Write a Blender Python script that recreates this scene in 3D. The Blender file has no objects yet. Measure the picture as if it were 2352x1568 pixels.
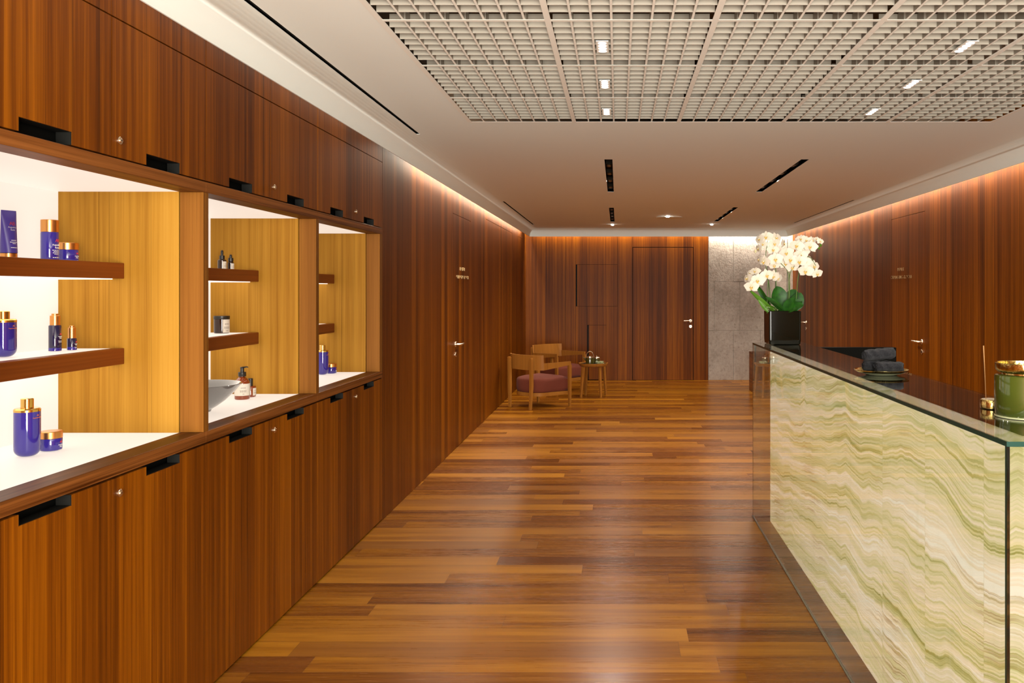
import bpy, bmesh, math, random
from math import sin, cos, pi, radians
from mathutils import Vector, Matrix
random.seed(7)
SC = bpy.context.scene
COL = SC.collection
WPOS = {}                      # world position of every parent, so meshes can be written in room coordinates

# ------------------------------------------------------------------ helpers
def tag(o, label=None, cat=None, group=None, kind=None):
    if label: o['label'] = label
    if cat: o['category'] = cat
    if group: o['group'] = group
    if kind: o['kind'] = kind
    return o

def thing(name, loc, label=None, cat=None, group=None, kind=None, rz=0):
    o = bpy.data.objects.new(name, None)
    o.empty_display_size = .05
    COL.objects.link(o)
    o.location = loc
    o.rotation_euler.z = rz
    WPOS[o] = Vector(loc)
    return tag(o, label, cat, group, kind)

class MB:
    """collects verts and faces of ONE mesh object"""
    def __init__(s):
        s.v = []; s.f = []; s.m = []; s.sm = []
    def add(s, vs, fs, mi=0, smooth=False, M=None):
        b = len(s.v)
        for p in vs:
            p = Vector(p)
            s.v.append(M @ p if M else p)
        for f in fs:
            s.f.append([b + i for i in f]); s.m.append(mi); s.sm.append(smooth)
        return s
    def box(s, x0, x1, y0, y1, z0, z1, mi=0, bev=0, M=None, seg=1):
        if x1 < x0: x0, x1 = x1, x0
        if y1 < y0: y0, y1 = y1, y0
        if z1 < z0: z0, z1 = z1, z0
        vs = [(x0,y0,z0),(x1,y0,z0),(x1,y1,z0),(x0,y1,z0),(x0,y0,z1),(x1,y0,z1),(x1,y1,z1),(x0,y1,z1)]
        fs = [(0,3,2,1),(4,5,6,7),(0,1,5,4),(1,2,6,5),(2,3,7,6),(3,0,4,7)]
        if bev:
            bm = bmesh.new()
            bv = [bm.verts.new(p) for p in vs]
            for f in fs: bm.faces.new([bv[i] for i in f])
            bmesh.ops.bevel(bm, geom=bm.edges[:], offset=bev, segments=seg, profile=.5, affect='EDGES')
            bm.verts.ensure_lookup_table(); bm.verts.index_update()
            vs = [v.co.copy() for v in bm.verts]; fs = [[v.index for v in f.verts] for f in bm.faces]
            bm.free()
        return s.add(vs, fs, mi, bool(bev and seg > 1), M)
    def lathe(s, prof, c=(0,0,0), n=48, mi=0, M=None, cap0=True, cap1=True, sx=1, sy=1):
        """prof: list of (radius, z)"""
        vs = []; fs = []
        for r, z in prof:
            for k in range(n):
                a = 2*pi*k/n
                vs.append((c[0]+r*cos(a)*sx, c[1]+r*sin(a)*sy, c[2]+z))
        for i in range(len(prof)-1):
            for k in range(n):
                k2 = (k+1) % n
                fs.append((i*n+k, i*n+k2, (i+1)*n+k2, (i+1)*n+k))
        if cap0: fs.append([k for k in range(n)][::-1])
        if cap1: fs.append([(len(prof)-1)*n+k for k in range(n)])
        return s.add(vs, fs, mi, True, M)
    def loft(s, loops, mi=0, cap=True, close=True, smooth=True, M=None):
        n = len(loops[0]); vs = [p for l in loops for p in l]; fs = []
        for i in range(len(loops)-1):
            for k in range(n if close else n-1):
                k2 = (k+1) % n
                fs.append((i*n+k, i*n+k2, (i+1)*n+k2, (i+1)*n+k))
        if cap and close:
            fs.append(list(range(n))[::-1]); fs.append([(len(loops)-1)*n+k for k in range(n)])
        return s.add(vs, fs, mi, smooth, M)
    def tube(s, pts, r, n=10, mi=0, M=None, cap=True):
        pts = [Vector(p) for p in pts]
        rs = r if isinstance(r, (list, tuple)) else [r]*len(pts)
        loops = []; up = None
        for i, p in enumerate(pts):
            d = (pts[min(i+1, len(pts)-1)] - pts[max(i-1, 0)]).normalized()
            if up is None:
                up = Vector((0,0,1)) if abs(d.z) < .9 else Vector((1,0,0))
            a = d.cross(up).normalized(); b = a.cross(d).normalized(); up = b
            loops.append([p + (a*cos(2*pi*k/n) + b*sin(2*pi*k/n))*rs[i] for k in range(n)])
        return s.loft(loops, mi, cap, M=M)
    def prism(s, poly, axis, a, b, mi=0, M=None):
        """2D outline in the plane across axis, extruded from a to b"""
        def P(q, t):
            return {'x': (t, q[0], q[1]), 'y': (q[0], t, q[1]), 'z': (q[0], q[1], t)}[axis]
        n = len(poly)
        vs = [P(q, a) for q in poly] + [P(q, b) for q in poly]
        fs = [[i for i in range(n)], [n+i for i in range(n)][::-1]]
        for i in range(n):
            j = (i+1) % n
            fs.append((i, n+i, n+j, j))
        return s.add(vs, fs, mi, False, M)
    def build(s, name, mats, parent=None, local=False, label=None, cat=None, group=None, kind=None, sharp=35, flip=True, origin=None):
        me = bpy.data.meshes.new(name)
        off = Vector((0,0,0))
        if origin is not None: off = Vector(origin)
        me.from_pydata([v - off for v in s.v], [], s.f)
        if not isinstance(mats, (list, tuple)): mats = [mats]
        for m in mats: me.materials.append(m)
        me.polygons.foreach_set('material_index', s.m)
        me.polygons.foreach_set('use_smooth', [True if q else False for q in s.sm])
        if flip:
            bm = bmesh.new(); bm.from_mesh(me)
            bmesh.ops.recalc_face_normals(bm, faces=bm.faces)
            bm.to_mesh(me); bm.free()
        if any(s.sm): me.set_sharp_from_angle(angle=radians(sharp))
        me.update()
        o = bpy.data.objects.new(name, me)
        COL.objects.link(o)
        if parent is not None:
            o.parent = parent
            if local:
                o.location = off; WPOS[o] = WPOS[parent]
            else:
                o.location = off - WPOS[parent]; WPOS[o] = off
        else:
            o.location = off; WPOS[o] = off
        return tag(o, label, cat, group, kind)

def children(o): return [c for c in bpy.data.objects if c.parent == o]
def copy_tree(o, parent=None):
    c = o.copy(); COL.objects.link(c)
    if parent: c.parent = parent
    for ch in children(o): copy_tree(ch, c)
    return c

def at(px, py, Y):
    return Vector(((px-1419)/1980*Y, Y, 1.55-(py-666)/1980*Y))

def text_mesh(txt, size, font_space=1.0, ext=0.0006, align='CENTER', bevel=0, line=1.0, thin=0.0):
    c = bpy.data.curves.new('lettering', 'FONT')
    c.body = txt; c.size = size; c.align_x = align; c.extrude = ext; c.space_character = font_space
    c.space_line = line; c.resolution_u = 3; c.offset = thin
    o = bpy.data.objects.new('lettering', c); COL.objects.link(o)
    bpy.context.view_layer.update()
    dg = bpy.context.evaluated_depsgraph_get()
    me = bpy.data.meshes.new_from_object(o.evaluated_get(dg))
    bpy.data.objects.remove(o)
    vs = [v.co.copy() for v in me.vertices]; fs = [list(p.vertices) for p in me.polygons]
    bpy.data.meshes.remove(me)
    return vs, fs

# ------------------------------------------------------------------ materials
class NT:
    def __init__(s, name):
        s.mat = bpy.data.materials.new(name); s.mat.use_nodes = True
        s.t = s.mat.node_tree; s.t.nodes.clear()
        s.out = s.t.nodes.new('ShaderNodeOutputMaterial')
    def n(s, typ, ins=None, **kw):
        nd = s.t.nodes.new(typ)
        for k, v in kw.items(): setattr(nd, k, v)
        for k, v in (ins or {}).items():
            if isinstance(v, bpy.types.NodeSocket): s.t.links.new(v, nd.inputs[k])
            else: nd.inputs[k].default_value = v
        return nd
    def m(s, op, a, b=0.0, c=0.0, clamp=False):
        nd = s.n('ShaderNodeMath', {0: a, 1: b, 2: c}, operation=op, use_clamp=clamp)
        return nd.outputs[0]
    def coords(s, kind='Object'):
        tc = s.n('ShaderNodeTexCoord')
        sp = s.n('ShaderNodeSeparateXYZ', {0: tc.outputs[kind]})
        return sp.outputs[0], sp.outputs[1], sp.outputs[2]
    def vec(s, x, y, z): return s.n('ShaderNodeCombineXYZ', {0: x, 1: y, 2: z}).outputs[0]
    def noise(s, v, scale=1, detail=2, rough=.5, dist=0):
        return s.n('ShaderNodeTexNoise', {'Vector': v, 'Scale': scale, 'Detail': detail, 'Roughness': rough, 'Distortion': dist}).outputs[0]
    def white(s, v): return s.n('ShaderNodeTexWhiteNoise', {'Vector': v}).outputs[0]
    def ramp(s, fac, stops, interp='LINEAR'):
        nd = s.n('ShaderNodeValToRGB', {0: fac}); cr = nd.color_ramp; cr.interpolation = interp
        while len(cr.elements) < len(stops): cr.elements.new(.5)
        for e, (p, c) in zip(cr.elements, stops):
            e.position = p; e.color = (*c, 1) if len(c) == 3 else c
        return nd.outputs[0]
    def mix(s, f, a, b, mode='MIX'):
        nd = s.n('ShaderNodeMix', data_type='RGBA', blend_type=mode)
        for k, v in ((0, f), (6, a), (7, b)):
            if isinstance(v, bpy.types.NodeSocket): s.t.links.new(v, nd.inputs[k])
            else: nd.inputs[k].default_value = v if k == 0 else ((*v, 1) if len(v) == 3 else v)
        return nd.outputs[2]
    def bump(s, h, strength=.3, dist=.002):
        return s.n('ShaderNodeBump', {'Height': h, 'Strength': strength, 'Distance': dist}).outputs[0]
    def bsdf(s, **kw):
        ins = {}
        for k, v in kw.items():
            key = {'col': 'Base Color', 'rough': 'Roughness', 'metal': 'Metallic', 'trans': 'Transmission Weight', 'ior': 'IOR', 'coat': 'Coat Weight',
                   'coatr': 'Coat Roughness', 'normal': 'Normal', 'emit': 'Emission Color', 'es': 'Emission Strength', 'spec': 'Specular IOR Level',
                   'sheen': 'Sheen Weight', 'sss': 'Subsurface Weight', 'alpha': 'Alpha'}[k]
            if isinstance(v, tuple) and len(v) == 3: v = (*v, 1)
            ins[key] = v
        b = s.n('ShaderNodeBsdfPrincipled', ins)
        s.t.links.new(b.outputs[0], s.out.inputs[0])
        return s.mat

def plain(name, col, rough=.5, **kw): return NT(name).bsdf(col=col, rough=rough, **kw)

def wood(name, dark, mid, light, along='z', rough=.42, flitch=.14, seed=0., contrast=1.2, spec=.10, bands=1.):
    t = NT(name); x, y, z = t.coords()
    if along == 'z': u = t.m('ADD', x, y); w = z; q = 0.0
    elif along == 'y': u = z; w = y; q = x
    else: u = t.m('ADD', y, 0.0); w = x; q = z
    us = t.m('ADD', u, seed)
    fl = t.white(t.vec(t.m('FLOOR', t.m('DIVIDE', us, flitch)), seed, 0.0))
    q1 = t.m('MULTIPLY', q, 1.0)
    n1 = t.noise(t.vec(t.m('MULTIPLY', us, 7*bands), t.m('MULTIPLY', w, .12), q1), 1, 2, .5)
    n2 = t.noise(t.vec(t.m('MULTIPLY', us, 46*bands), t.m('MULTIPLY', w, .35), t.m('MULTIPLY', q, 8)), 1, 3, .6)
    n3 = t.noise(t.vec(t.m('MULTIPLY', us, 190), t.m('MULTIPLY', w, 2.5), t.m('MULTIPLY', q, 60)), 1, 2, .6)
    v = t.m('MULTIPLY', fl, .22)
    v = t.m('MULTIPLY_ADD', n1, .50, v)
    v = t.m('MULTIPLY_ADD', n2, .66, v)
    v = t.m('MULTIPLY_ADD', n3, .36, v)
    v = t.m('MULTIPLY_ADD', t.m('SUBTRACT', v, .87), 1.95*contrast, .5, clamp=True)
    c = t.ramp(v, [(0, dark), (.5, mid), (1, light)])
    ln = t.noise(t.vec(t.m('MULTIPLY', us, 60*bands), t.m('MULTIPLY', w, .25), t.m('MULTIPLY', q, 9)), 1, 1, .4)
    ln = t.m('MULTIPLY', t.m('SUBTRACT', ln, .66), 9, clamp=True)
    c = t.mix(t.m('MULTIPLY', ln, .55), c, tuple(k*.45 for k in dark), 'MIX')
    return t.bsdf(col=c, rough=rough, spec=spec, normal=t.bump(n3, .08, .001))

M = {}
D, MI, L = (.042,.0085,.0001), (.135,.0335,.0004), (.27,.080,.0015)
M['veneer'] = wood('teak_veneer', D, MI, L, contrast=.95)
M['veneer_b'] = wood('teak_veneer_cabinet', D, MI, L, seed=31.7, bands=.9, contrast=.95)
M['rail'] = wood('teak_rail', D, (.17,.056,.011), (.25,.09,.02), along='y', flitch=.3)
M['niche'] = wood('teak_veneer_niche_lit', (.20,.080,.006), (.315,.148,.016), (.38,.195,.028), seed=11.3, rough=.45, contrast=.75, flitch=.2, bands=1.3)  # lighter, yellower copy of the wall teak; the niche light is in its colour
M['reveal'] = wood('teak_reveal', (.11,.038,.004), (.165,.060,.008), (.22,.086,.012), seed=5.1, rough=.42, contrast=.8, flitch=.4)  # in-between copy of the teak, with some niche light put into the colour
M['shelfwood'] = wood('teak_shelf_edge', (.13,.030,.004), (.20,.050,.007), (.27,.078,.012), along='y', flitch=.3, seed=2.2, contrast=.7)
M['chairwood'] = wood('oiled_chair_wood', (.19,.070,.011), (.28,.110,.018), (.36,.15,.028), seed=3.3, rough=.4, contrast=.5)
M['dark'] = plain('matt_black_lacquer', (.005,.005,.004), .6, spec=.12)
M['gap'] = plain('shadow_gap_black', (.010,.007,.004), .8, spec=.1)
M['plaster'] = plain('beige_plaster', (.83,.89,.845), .7, spec=.2)
M['gridbar'] = plain('cream_grid_bar', (.86,.87,.80), .55, spec=.3)
M['grid'] = plain('grid_paint_shaded', (.29,.265,.215), .55, spec=.3)  # shade of the blade sides put into the colour, darker than the bars
M['plenum'] = plain('plenum_grey', (.14,.125,.10), .8)
M['brass'] = plain('satin_nickel', (.75,.62,.47), .25, metal=1.)
M['bronze'] = plain('bronze_lettering', (.42,.29,.14), .35, metal=1.)
M['glass'] = plain('clear_green_glass', (.93,.985,.955), 0., trans=1., ior=1.5)
M['glassedge'] = plain('dark_green_glass_edge', (.006,.030,.022), .2, spec=.25)
M['screen'] = plain('black_screen', (.004,.004,.003), .6, spec=.03)
M['lacquer'] = plain('black_gloss_pot', (.006,.006,.003), .05, spec=.3)
M['skirt'] = plain('steel_trim', (.25,.25,.24), .3, metal=1.)
def lit(name, col, s):
    t = NT(name); return t.bsdf(col=(.35,.35,.35), rough=.5, emit=col, es=s, spec=.2)
M['panel'] = lit('backlit_acrylic', (1.,.86,.73), .72)
M['strip'] = lit('led_strip', (1.,.88,.74), 2.2)
M['lamp'] = lit('downlight_lens', (1.,.93,.84), 3.5)
M['star'] = lit('bright_downlight_lens', (1.,.93,.84), 40.)

# floor: planks running across the room
def mk_floor():
    t = NT('teak_plank_floor'); x, y, z = t.coords()
    ry = t.m('DIVIDE', y, .152); row = t.m('FLOOR', ry); fy = t.m('FRACT', ry)
    off = t.m('MULTIPLY', t.white(t.vec(row, 3.1, 0.0)), 7.3)
    ln = t.m('MULTIPLY_ADD', t.white(t.vec(row, 9.7, 0.0)), .9, 1.15)
    rx = t.m('DIVIDE', t.m('ADD', x, off), ln); ix = t.m('FLOOR', rx); fx = t.m('FRACT', rx)
    rnd = t.white(t.vec(row, ix, 1.0)); r2 = t.white(t.vec(row, ix, 5.0))
    seed = t.m('MULTIPLY', rnd, 40.0)
    g1 = t.noise(t.vec(t.m('MULTIPLY_ADD', x, .9, seed), t.m('MULTIPLY', y, 22), seed), 1, 3, .6, .25)
    g2 = t.noise(t.vec(t.m('MULTIPLY_ADD', x, 5, seed), t.m('MULTIPLY', y, 150), seed), 1, 3, .65)
    g0 = t.noise(t.vec(t.m('MULTIPLY_ADD', x, .55, seed), t.m('MULTIPLY', y, 7), seed), 1, 1, .5)
    v = t.m('MULTIPLY', rnd, .30)
    v = t.m('MULTIPLY_ADD', g1, .62, v); v = t.m('MULTIPLY_ADD', g2, .30, v); v = t.m('MULTIPLY_ADD', g0, .45, v)
    v = t.m('MULTIPLY_ADD', t.m('SUBTRACT', v, .835), 2.05, .5, clamp=True)
    c = t.ramp(v, [(0, (.070,.019,.001)), (.3, (.145,.045,.002)), (.6, (.225,.081,.003)), (1, (.34,.138,.008))])
    c = t.mix(t.m('MULTIPLY', t.m('GREATER_THAN', r2, .78), .55), c, (.12,.036,.005))
    dk = t.m('MULTIPLY', t.m('SUBTRACT', g1, .62), 6, clamp=True)
    c = t.mix(t.m('MULTIPLY', dk, .5), c, (.10,.03,.008))
    seam = t.m('MAXIMUM', t.m('LESS_THAN', t.m('MINIMUM', fy, t.m('SUBTRACT', 1.0, fy)), .009),
               t.m('LESS_THAN', t.m('MULTIPLY', t.m('MINIMUM', fx, t.m('SUBTRACT', 1.0, fx)), ln), .0014))
    c = t.mix(t.m('MULTIPLY', seam, .5), c, (.07,.022,.007))
    tilt = t.m('MULTIPLY', t.m('SUBTRACT', r2, .5), t.m('SUBTRACT', fy, .5))
    h = t.m('ADD', t.m('MULTIPLY', g2, .35), t.m('ADD', t.m('MULTIPLY', tilt, 1.2), t.m('MULTIPLY', g1, .25)))
    rgh = t.m('MULTIPLY_ADD', g2, .16, t.m('MULTIPLY_ADD', rnd, .07, .17))
    return t.bsdf(col=c, rough=rgh, spec=.20, normal=t.bump(h, .35, .0016))
M['floor'] = mk_floor()

def mk_onyx():
    t = NT('backlit_green_onyx'); x, y, z = t.coords()
    s_ = t.m('SUBTRACT', y, x)
    low = t.noise(t.vec(t.m('MULTIPLY', s_, .8), t.m('MULTIPLY', z, .8), 0.0), 1, 1, .5)
    mid = t.noise(t.vec(t.m('MULTIPLY', s_, 2.6), t.m('MULTIPLY', z, .8), 3.0), 1, 2, .5)
    fin = t.noise(t.vec(t.m('MULTIPLY', s_, 14), t.m('MULTIPLY', z, 4), 7.0), 1, 3, .6)
    pan = t.m('FLOOR', t.m('DIVIDE', s_, .46))
    pr = t.m('SUBTRACT', t.white(t.vec(pan, 0.0, 2.0)), .5)
    b = t.m('ADD', z, t.m('MULTIPLY', s_, .09))
    b = t.m('MULTIPLY_ADD', low, .34, b)
    b = t.m('MULTIPLY_ADD', mid, .16, b)
    b = t.m('MULTIPLY_ADD', fin, .022, b)
    b = t.m('MULTIPLY_ADD', pr, .03, b)
    n1 = t.noise(t.vec(t.m('MULTIPLY', b, 7), t.m('MULTIPLY', s_, .25), 0.0), 1, 2, .5)
    n2 = t.noise(t.vec(t.m('MULTIPLY', b, 26), t.m('MULTIPLY', s_, .45), 4.0), 1, 3, .6)
    n3 = t.noise(t.vec(t.m('MULTIPLY', b, 110), t.m('MULTIPLY', s_, .9), 8.0), 1, 2, .6)
    v = t.m('ADD', t.m('MULTIPLY', n1, .55), t.m('MULTIPLY', n2, .45))
    v = t.m('MULTIPLY_ADD', t.m('SUBTRACT', n3, .5), .42, v)
    v = t.m('MULTIPLY_ADD', t.m('SUBTRACT', v, .5), 3.1, .60, clamp=True)
    c = t.ramp(v, [(0, (.20,.17,.025)), (.16, (.36,.33,.08)), (.34, (.60,.52,.20)), (.55, (.79,.65,.34)), (.78, (.93,.72,.48)), (1, (1.0,.86,.66))])
    ve = t.m('MULTIPLY', t.m('SUBTRACT', .035, t.m('ABSOLUTE', t.m('SUBTRACT', n2, .5))), 24, clamp=True)
    vm = t.m('MULTIPLY', t.m('SUBTRACT', t.noise(t.vec(t.m('MULTIPLY', s_, 1.3), t.m('MULTIPLY', z, 2.2), 12.0), 1, 2, .5), .5), 6, clamp=True)
    c = t.mix(t.m('MULTIPLY', t.m('MULTIPLY', ve, vm), .85), c, (.30,.15,.02))
    st = t.noise(t.vec(t.m('MULTIPLY', s_, 16), t.m('MULTIPLY', z, 1.1), 1.0), 1, 3, .6)
    st = t.m('MULTIPLY', t.m('SUBTRACT', st, .56), 5, clamp=True)
    c = t.mix(t.m('MULTIPLY', st, .22), c, (.55,.47,.22))
    st2 = t.noise(t.vec(t.m('MULTIPLY', s_, 60), t.m('MULTIPLY', z, 3), 2.0), 1, 2, .6)
    c = t.mix(t.m('MULTIPLY', t.m('SUBTRACT', st2, .5), .4, clamp=True), c, (.95,.82,.62))
    fp = t.m('FRACT', t.m('DIVIDE', s_, .46))
    ed = t.m('MULTIPLY', t.m('SUBTRACT', .012, t.m('MINIMUM', fp, t.m('SUBTRACT', 1.0, fp))), 60, clamp=True)
    c = t.mix(t.m('MULTIPLY', ed, .3), c, (.46,.40,.16))
    return t.bsdf(col=(.10,.09,.06), rough=.35, emit=c, es=1.06)
M['onyx'] = mk_onyx()

def mk_concrete():
    t = NT('board_marked_stone'); x, y, z = t.coords()
    p = t.vec(x, y, z)
    a = t.noise(p, 2.2, 5, .6); b = t.noise(p, 22, 4, .65); c3 = t.noise(t.vec(t.m('MULTIPLY', x, 70), y, t.m('MULTIPLY', z, 30)), 1, 3, .6)
    v = t.m('ADD', t.m('MULTIPLY', a, .6), t.m('MULTIPLY', b, .4))
    c = t.ramp(v, [(.3, (.22,.19,.155)), (.5, (.36,.32,.275)), (.72, (.47,.43,.38))])
    pit = t.m('MULTIPLY', t.m('SUBTRACT', t.noise(p, 26, 3, .65), .57), 7, clamp=True)
    c = t.mix(t.m('MULTIPLY', pit, .5), c, (.15,.12,.09))
    return t.bsdf(col=c, rough=.85, spec=.2, normal=t.bump(t.m('ADD', b, c3), .6, .006))
M['stone'] = mk_concrete()
# ------------------------------------------------------------------ the room (metres; camera over the origin looking along +Y)
XL, XR, YB, YF, ZC, ZL, ZT = -1.585, 3.01, 14.83, -2.6, 2.60, 2.463, 3.05
LX, RX, BY, FY = -1.50, 2.895, 14.70, -2.45        # inner face of the ceiling lip
MB().box(XL-.7, XR+.1, YF-.1, YB+.1, -.05, 0).build('floor', M['floor'], kind='structure')

def panels(axis, plane, face, rects, name, mat, z_back=(0, ZT), y_back=None, gap=.004, parent=None, t=.02):
    """flush veneer panels with fine dark joints on a black backing; ONE wall mesh"""
    b = MB()
    for (a0, a1, z0, z1) in rects:
        if axis == 'x': b.box(plane, plane+face*t, a0+gap/2, a1-gap/2, z0+gap/2, z1-gap/2, 0)
        else: b.box(a0+gap/2, a1-gap/2, plane, plane+face*t, z0+gap/2, z1-gap/2, 0)
    a0, a1 = y_back
    if axis == 'x': b.box(plane+face*t, plane+face*(t+.05), a0, a1, *z_back, 1)
    else: b.box(a0, a1, plane+face*t, plane+face*(t+.05), *z_back, 1)
    return b.build(name, [mat, M['gap']], parent, kind='structure')

# left wall beyond the cabinets
DH = 2.29
panels('x', XL, -1, [(5.806, 8.28, 0, ZT), (8.28, 9.29, DH, ZT), (9.29, 10.37, 0, ZT), (10.37, 12.94, 2.405, ZT), (12.94, 13.67, 0, ZT),
                     (13.67, 14.33, 2.405, ZT), (14.33, YB, 0, ZT)], 'wall_left', M['veneer'], y_back=(5.806, YB+.07))
panels('x', XL, -1, [(YF, .86, 0, ZT), (.86, 2.082, 0, ZT)], 'wall_left', M['veneer'], y_back=(YF, 2.082))
panels('x', XR, 1, [(YF, 1.2, 0, ZT), (1.2, 3.6, 0, ZT), (3.6, 6.0, 0, ZT), (6.0, 8.444, 0, ZT), (8.444, 9.48, 2.324, ZT), (9.48, 13.68, 0, ZT),
                    (13.68, 14.7, 2.31, ZT), (14.7, YB, 0, ZT)], 'wall_right', M['veneer'], y_back=(YF, YB+.07))
XS = 1.558   # where the wood meets the stone
panels('y', YB, 1, [(XL, -.9, 0, ZT), (-.9, -.724, 0, ZT), (-.724, -.005, 1.99, ZT), (-.724, -.5265, 0, 1.271), (-.5265, -.2015, .95, 1.271), (-.2015, -.005, 0, 1.271),
                    (-.005, .2524, 0, ZT), (.2524, 1.302, DH, ZT), (1.302, XS, 0, ZT)], 'wall_back', M['veneer'], y_back=(XL-.07, XS+.0), gap=.003)
b = MB()
rowz = [(0, .853), (.853, 1.70), (1.70, ZT)]
for i, (z0, z1) in enumerate(rowz):
    xs = [XS, 1.66, 2.10, 2.56, XR+.07] if i == 1 else [XS, 1.99, 2.45, XR+.07]
    for k in range(len(xs)-1):
        dy = random.uniform(0, .004)
        b.box(xs[k]+.0025, xs[k+1]-.0025, YB+dy, YB+.06, z0+.0025, z1-.0025, 0, bev=.002)
b.box(XS, XR+.07, YB+.012, YB+.1, 0, ZT, 0)
b.build('wall_back', M['stone'], kind='structure')

# handles -----------------------------------------------------------
def lever(parent, loc, out, along, name='door_handle'):
    """loc on the door face; out = unit vector away from the wall; along = direction of the lever"""
    P, o, a = Vector(loc), Vector(out), Vector(along)
    b = MB()
    rot = o.to_track_quat('Z', 'Y').to_matrix().to_4x4()
    b.lathe([(.026,0),(.026,.006),(.024,.009),(.01,.01)], M=Matrix.Translation(P) @ rot, n=28)
    b.tube([P+o*.008, P+o*.045, P+o*.055+a*.006, P+o*.06+a*.02, P+o*.06+a*.12], .0095, 12)
    h = b.build(name, M['brass'], parent, origin=P)
    K = P - Vector((0,0,.10))
    k = MB(); k.lathe([(.026,0),(.026,.006),(.023,.009)], M=Matrix.Translation(K) @ rot, n=28)
    s_ = Vector((0,0,1)); q = a
    k.box(-.004, .004, -.009, .009, .0085, .0105, 1, M=Matrix.Translation(K) @ rot)
    k.build('keyhole_rose', [M['brass'], M['gap']], parent, origin=K)

def door(n, axis, plane, face, a0, a1, z1, hpos=None, hdir=None, label_text=None, z0=.006, g=.003):
    d = thing('door_%d' % n, (plane if axis == 'x' else (a0+a1)/2, (a0+a1)/2 if axis == 'x' else plane, 0), kind='structure')
    b = MB()
    if axis == 'x': b.box(plane, plane+face*.018, a0+g, a1-g, z0, z1-g)
    else: b.box(a0+g, a1-g, plane, plane+face*.018, z0, z1-g)
    b.build('door_leaf', M['veneer'], d)
    if hpos is not None:
        if axis == 'x': lever(d, (plane, hpos[0], hpos[1]), (-face,0,0), (0,hdir,0))
        else: lever(d, (hpos[0], plane, hpos[1]), (0,-face,0), (hdir,0,0))
    return d
def sign(d, lines, xplane, ymid, zs, facing):
    """raised metal capitals on a side wall; facing = +1 when read from the room on the left wall"""
    b = MB()
    for txt, z, w in zip(lines, zs[0], zs[1]):
        vs, fs = text_mesh(txt, .050, 1.1, ext=.0012, thin=-.0012)
        xs = [v.x for v in vs]; ww = max(xs)-min(xs); k = w/ww; mx = (max(xs)+min(xs))/2
        if facing > 0: T = lambda v: (xplane+.0013+v.z, ymid+(v.x-mx)*k, z+v.y)
        else: T = lambda v: (xplane-.0013-v.z, ymid-(v.x-mx)*k, z+v.y)
        b.add([T(v) for v in vs], fs)
    b.build('metal_lettering', M['bronze'], d)
# +Y runs left-to-right on the left wall, right-to-left on the right wall
d = door(1, 'x', XL, -1, 8.28, 9.29, DH, (8.41, 1.021), 1)
sign(d, ['FEMALE', 'CHANGING ROOM'], XL, 8.80, ([1.747, 1.665], [.30, .67]), 1)
door(2, 'x', XL, -1, 10.37, 11.66, 2.405)
door(3, 'x', XL, -1, 11.66, 12.94, 2.405)
door(4, 'x', XL, -1, 13.67, 14.33, 2.405)
d = door(5, 'x', XR, 1, 8.444, 9.48, 2.324, (8.53, 1.039), 1)
sign(d, ['MALE', 'CHANGING ROOM'], XR, 9.17, ([1.755, 1.672], [.21, .66]), -1)
door(6, 'x', XR, 1, 13.68, 14.70, 2.31, (13.77, 1.035), 1)
d = door(7, 'y', YB, 1, .2524, 1.302, DH, (1.251, 1.023), -1, g=.009)
for nm, x0, x1, z0, z1, lab in (('wall_hatch', -.724, -.005, 1.271, 1.99, 'square flush wooden hatch high on the back wall with a dark grip slot'),
                                ('wall_hatch', -.5265, -.2015, .01, .95, 'narrow tall wooden access hatch low on the back wall behind the round side table')):
    t_ = thing(nm, ((x0+x1)/2, YB, z0), lab, 'hatch')
    MB().box(x0+.026, x1-.003, YB, YB+.018, z0+.003, z1-.003).build('panel', M['veneer'], t_)
    MB().box(x0+.002, x0+.026, YB+.012, YB+.018, z0+.003, z1-.003).build('grip_slot', M['dark'], t_)

# front wall behind the camera with a tall window
b = MB()
WX0, WX1, WZ0, WZ1 = -1.45, 2.40, .12, 2.40
for (x0, x1, z0, z1) in ((XL-.07, WX0, 0, ZT), (WX1, XR+.07, 0, ZT), (WX0, WX1, 0, WZ0), (WX0, WX1, WZ1, ZT)):
    b.box(x0, x1, YF-.1, YF, z0, z1)
b.build('wall_front', M['veneer'], kind='structure')
w = thing('window_1', ((WX0+WX1)/2, YF, WZ0), kind='structure')
b = MB()
for k in range(6):
    xx = WX0 + (WX1-WX0)*k/5
    b.box(xx-.02, xx+.02, YF-.07, YF-.02, WZ0, WZ1)
for zz in (WZ0+.02, 1.25, WZ1-.02): b.box(WX0, WX1, YF-.07, YF-.02, zz-.02, zz+.02)
b.build('window_frame', M['grid'], w)
# plenum shell over everything, so that no daylight leaks in
b = MB()
b.box(XL-.7, XR+.1, YF-.1, YB+.1, ZT, ZT+.03)
b.box(XL-.75, XL-.7, YF-.1, YB+.1, -.05, ZT)
b.box(XL-.7, XL-.07, YF-.15, YF-.1, 0, ZT)
b.build('wall_plenum', M['plenum'], kind='structure')

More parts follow.
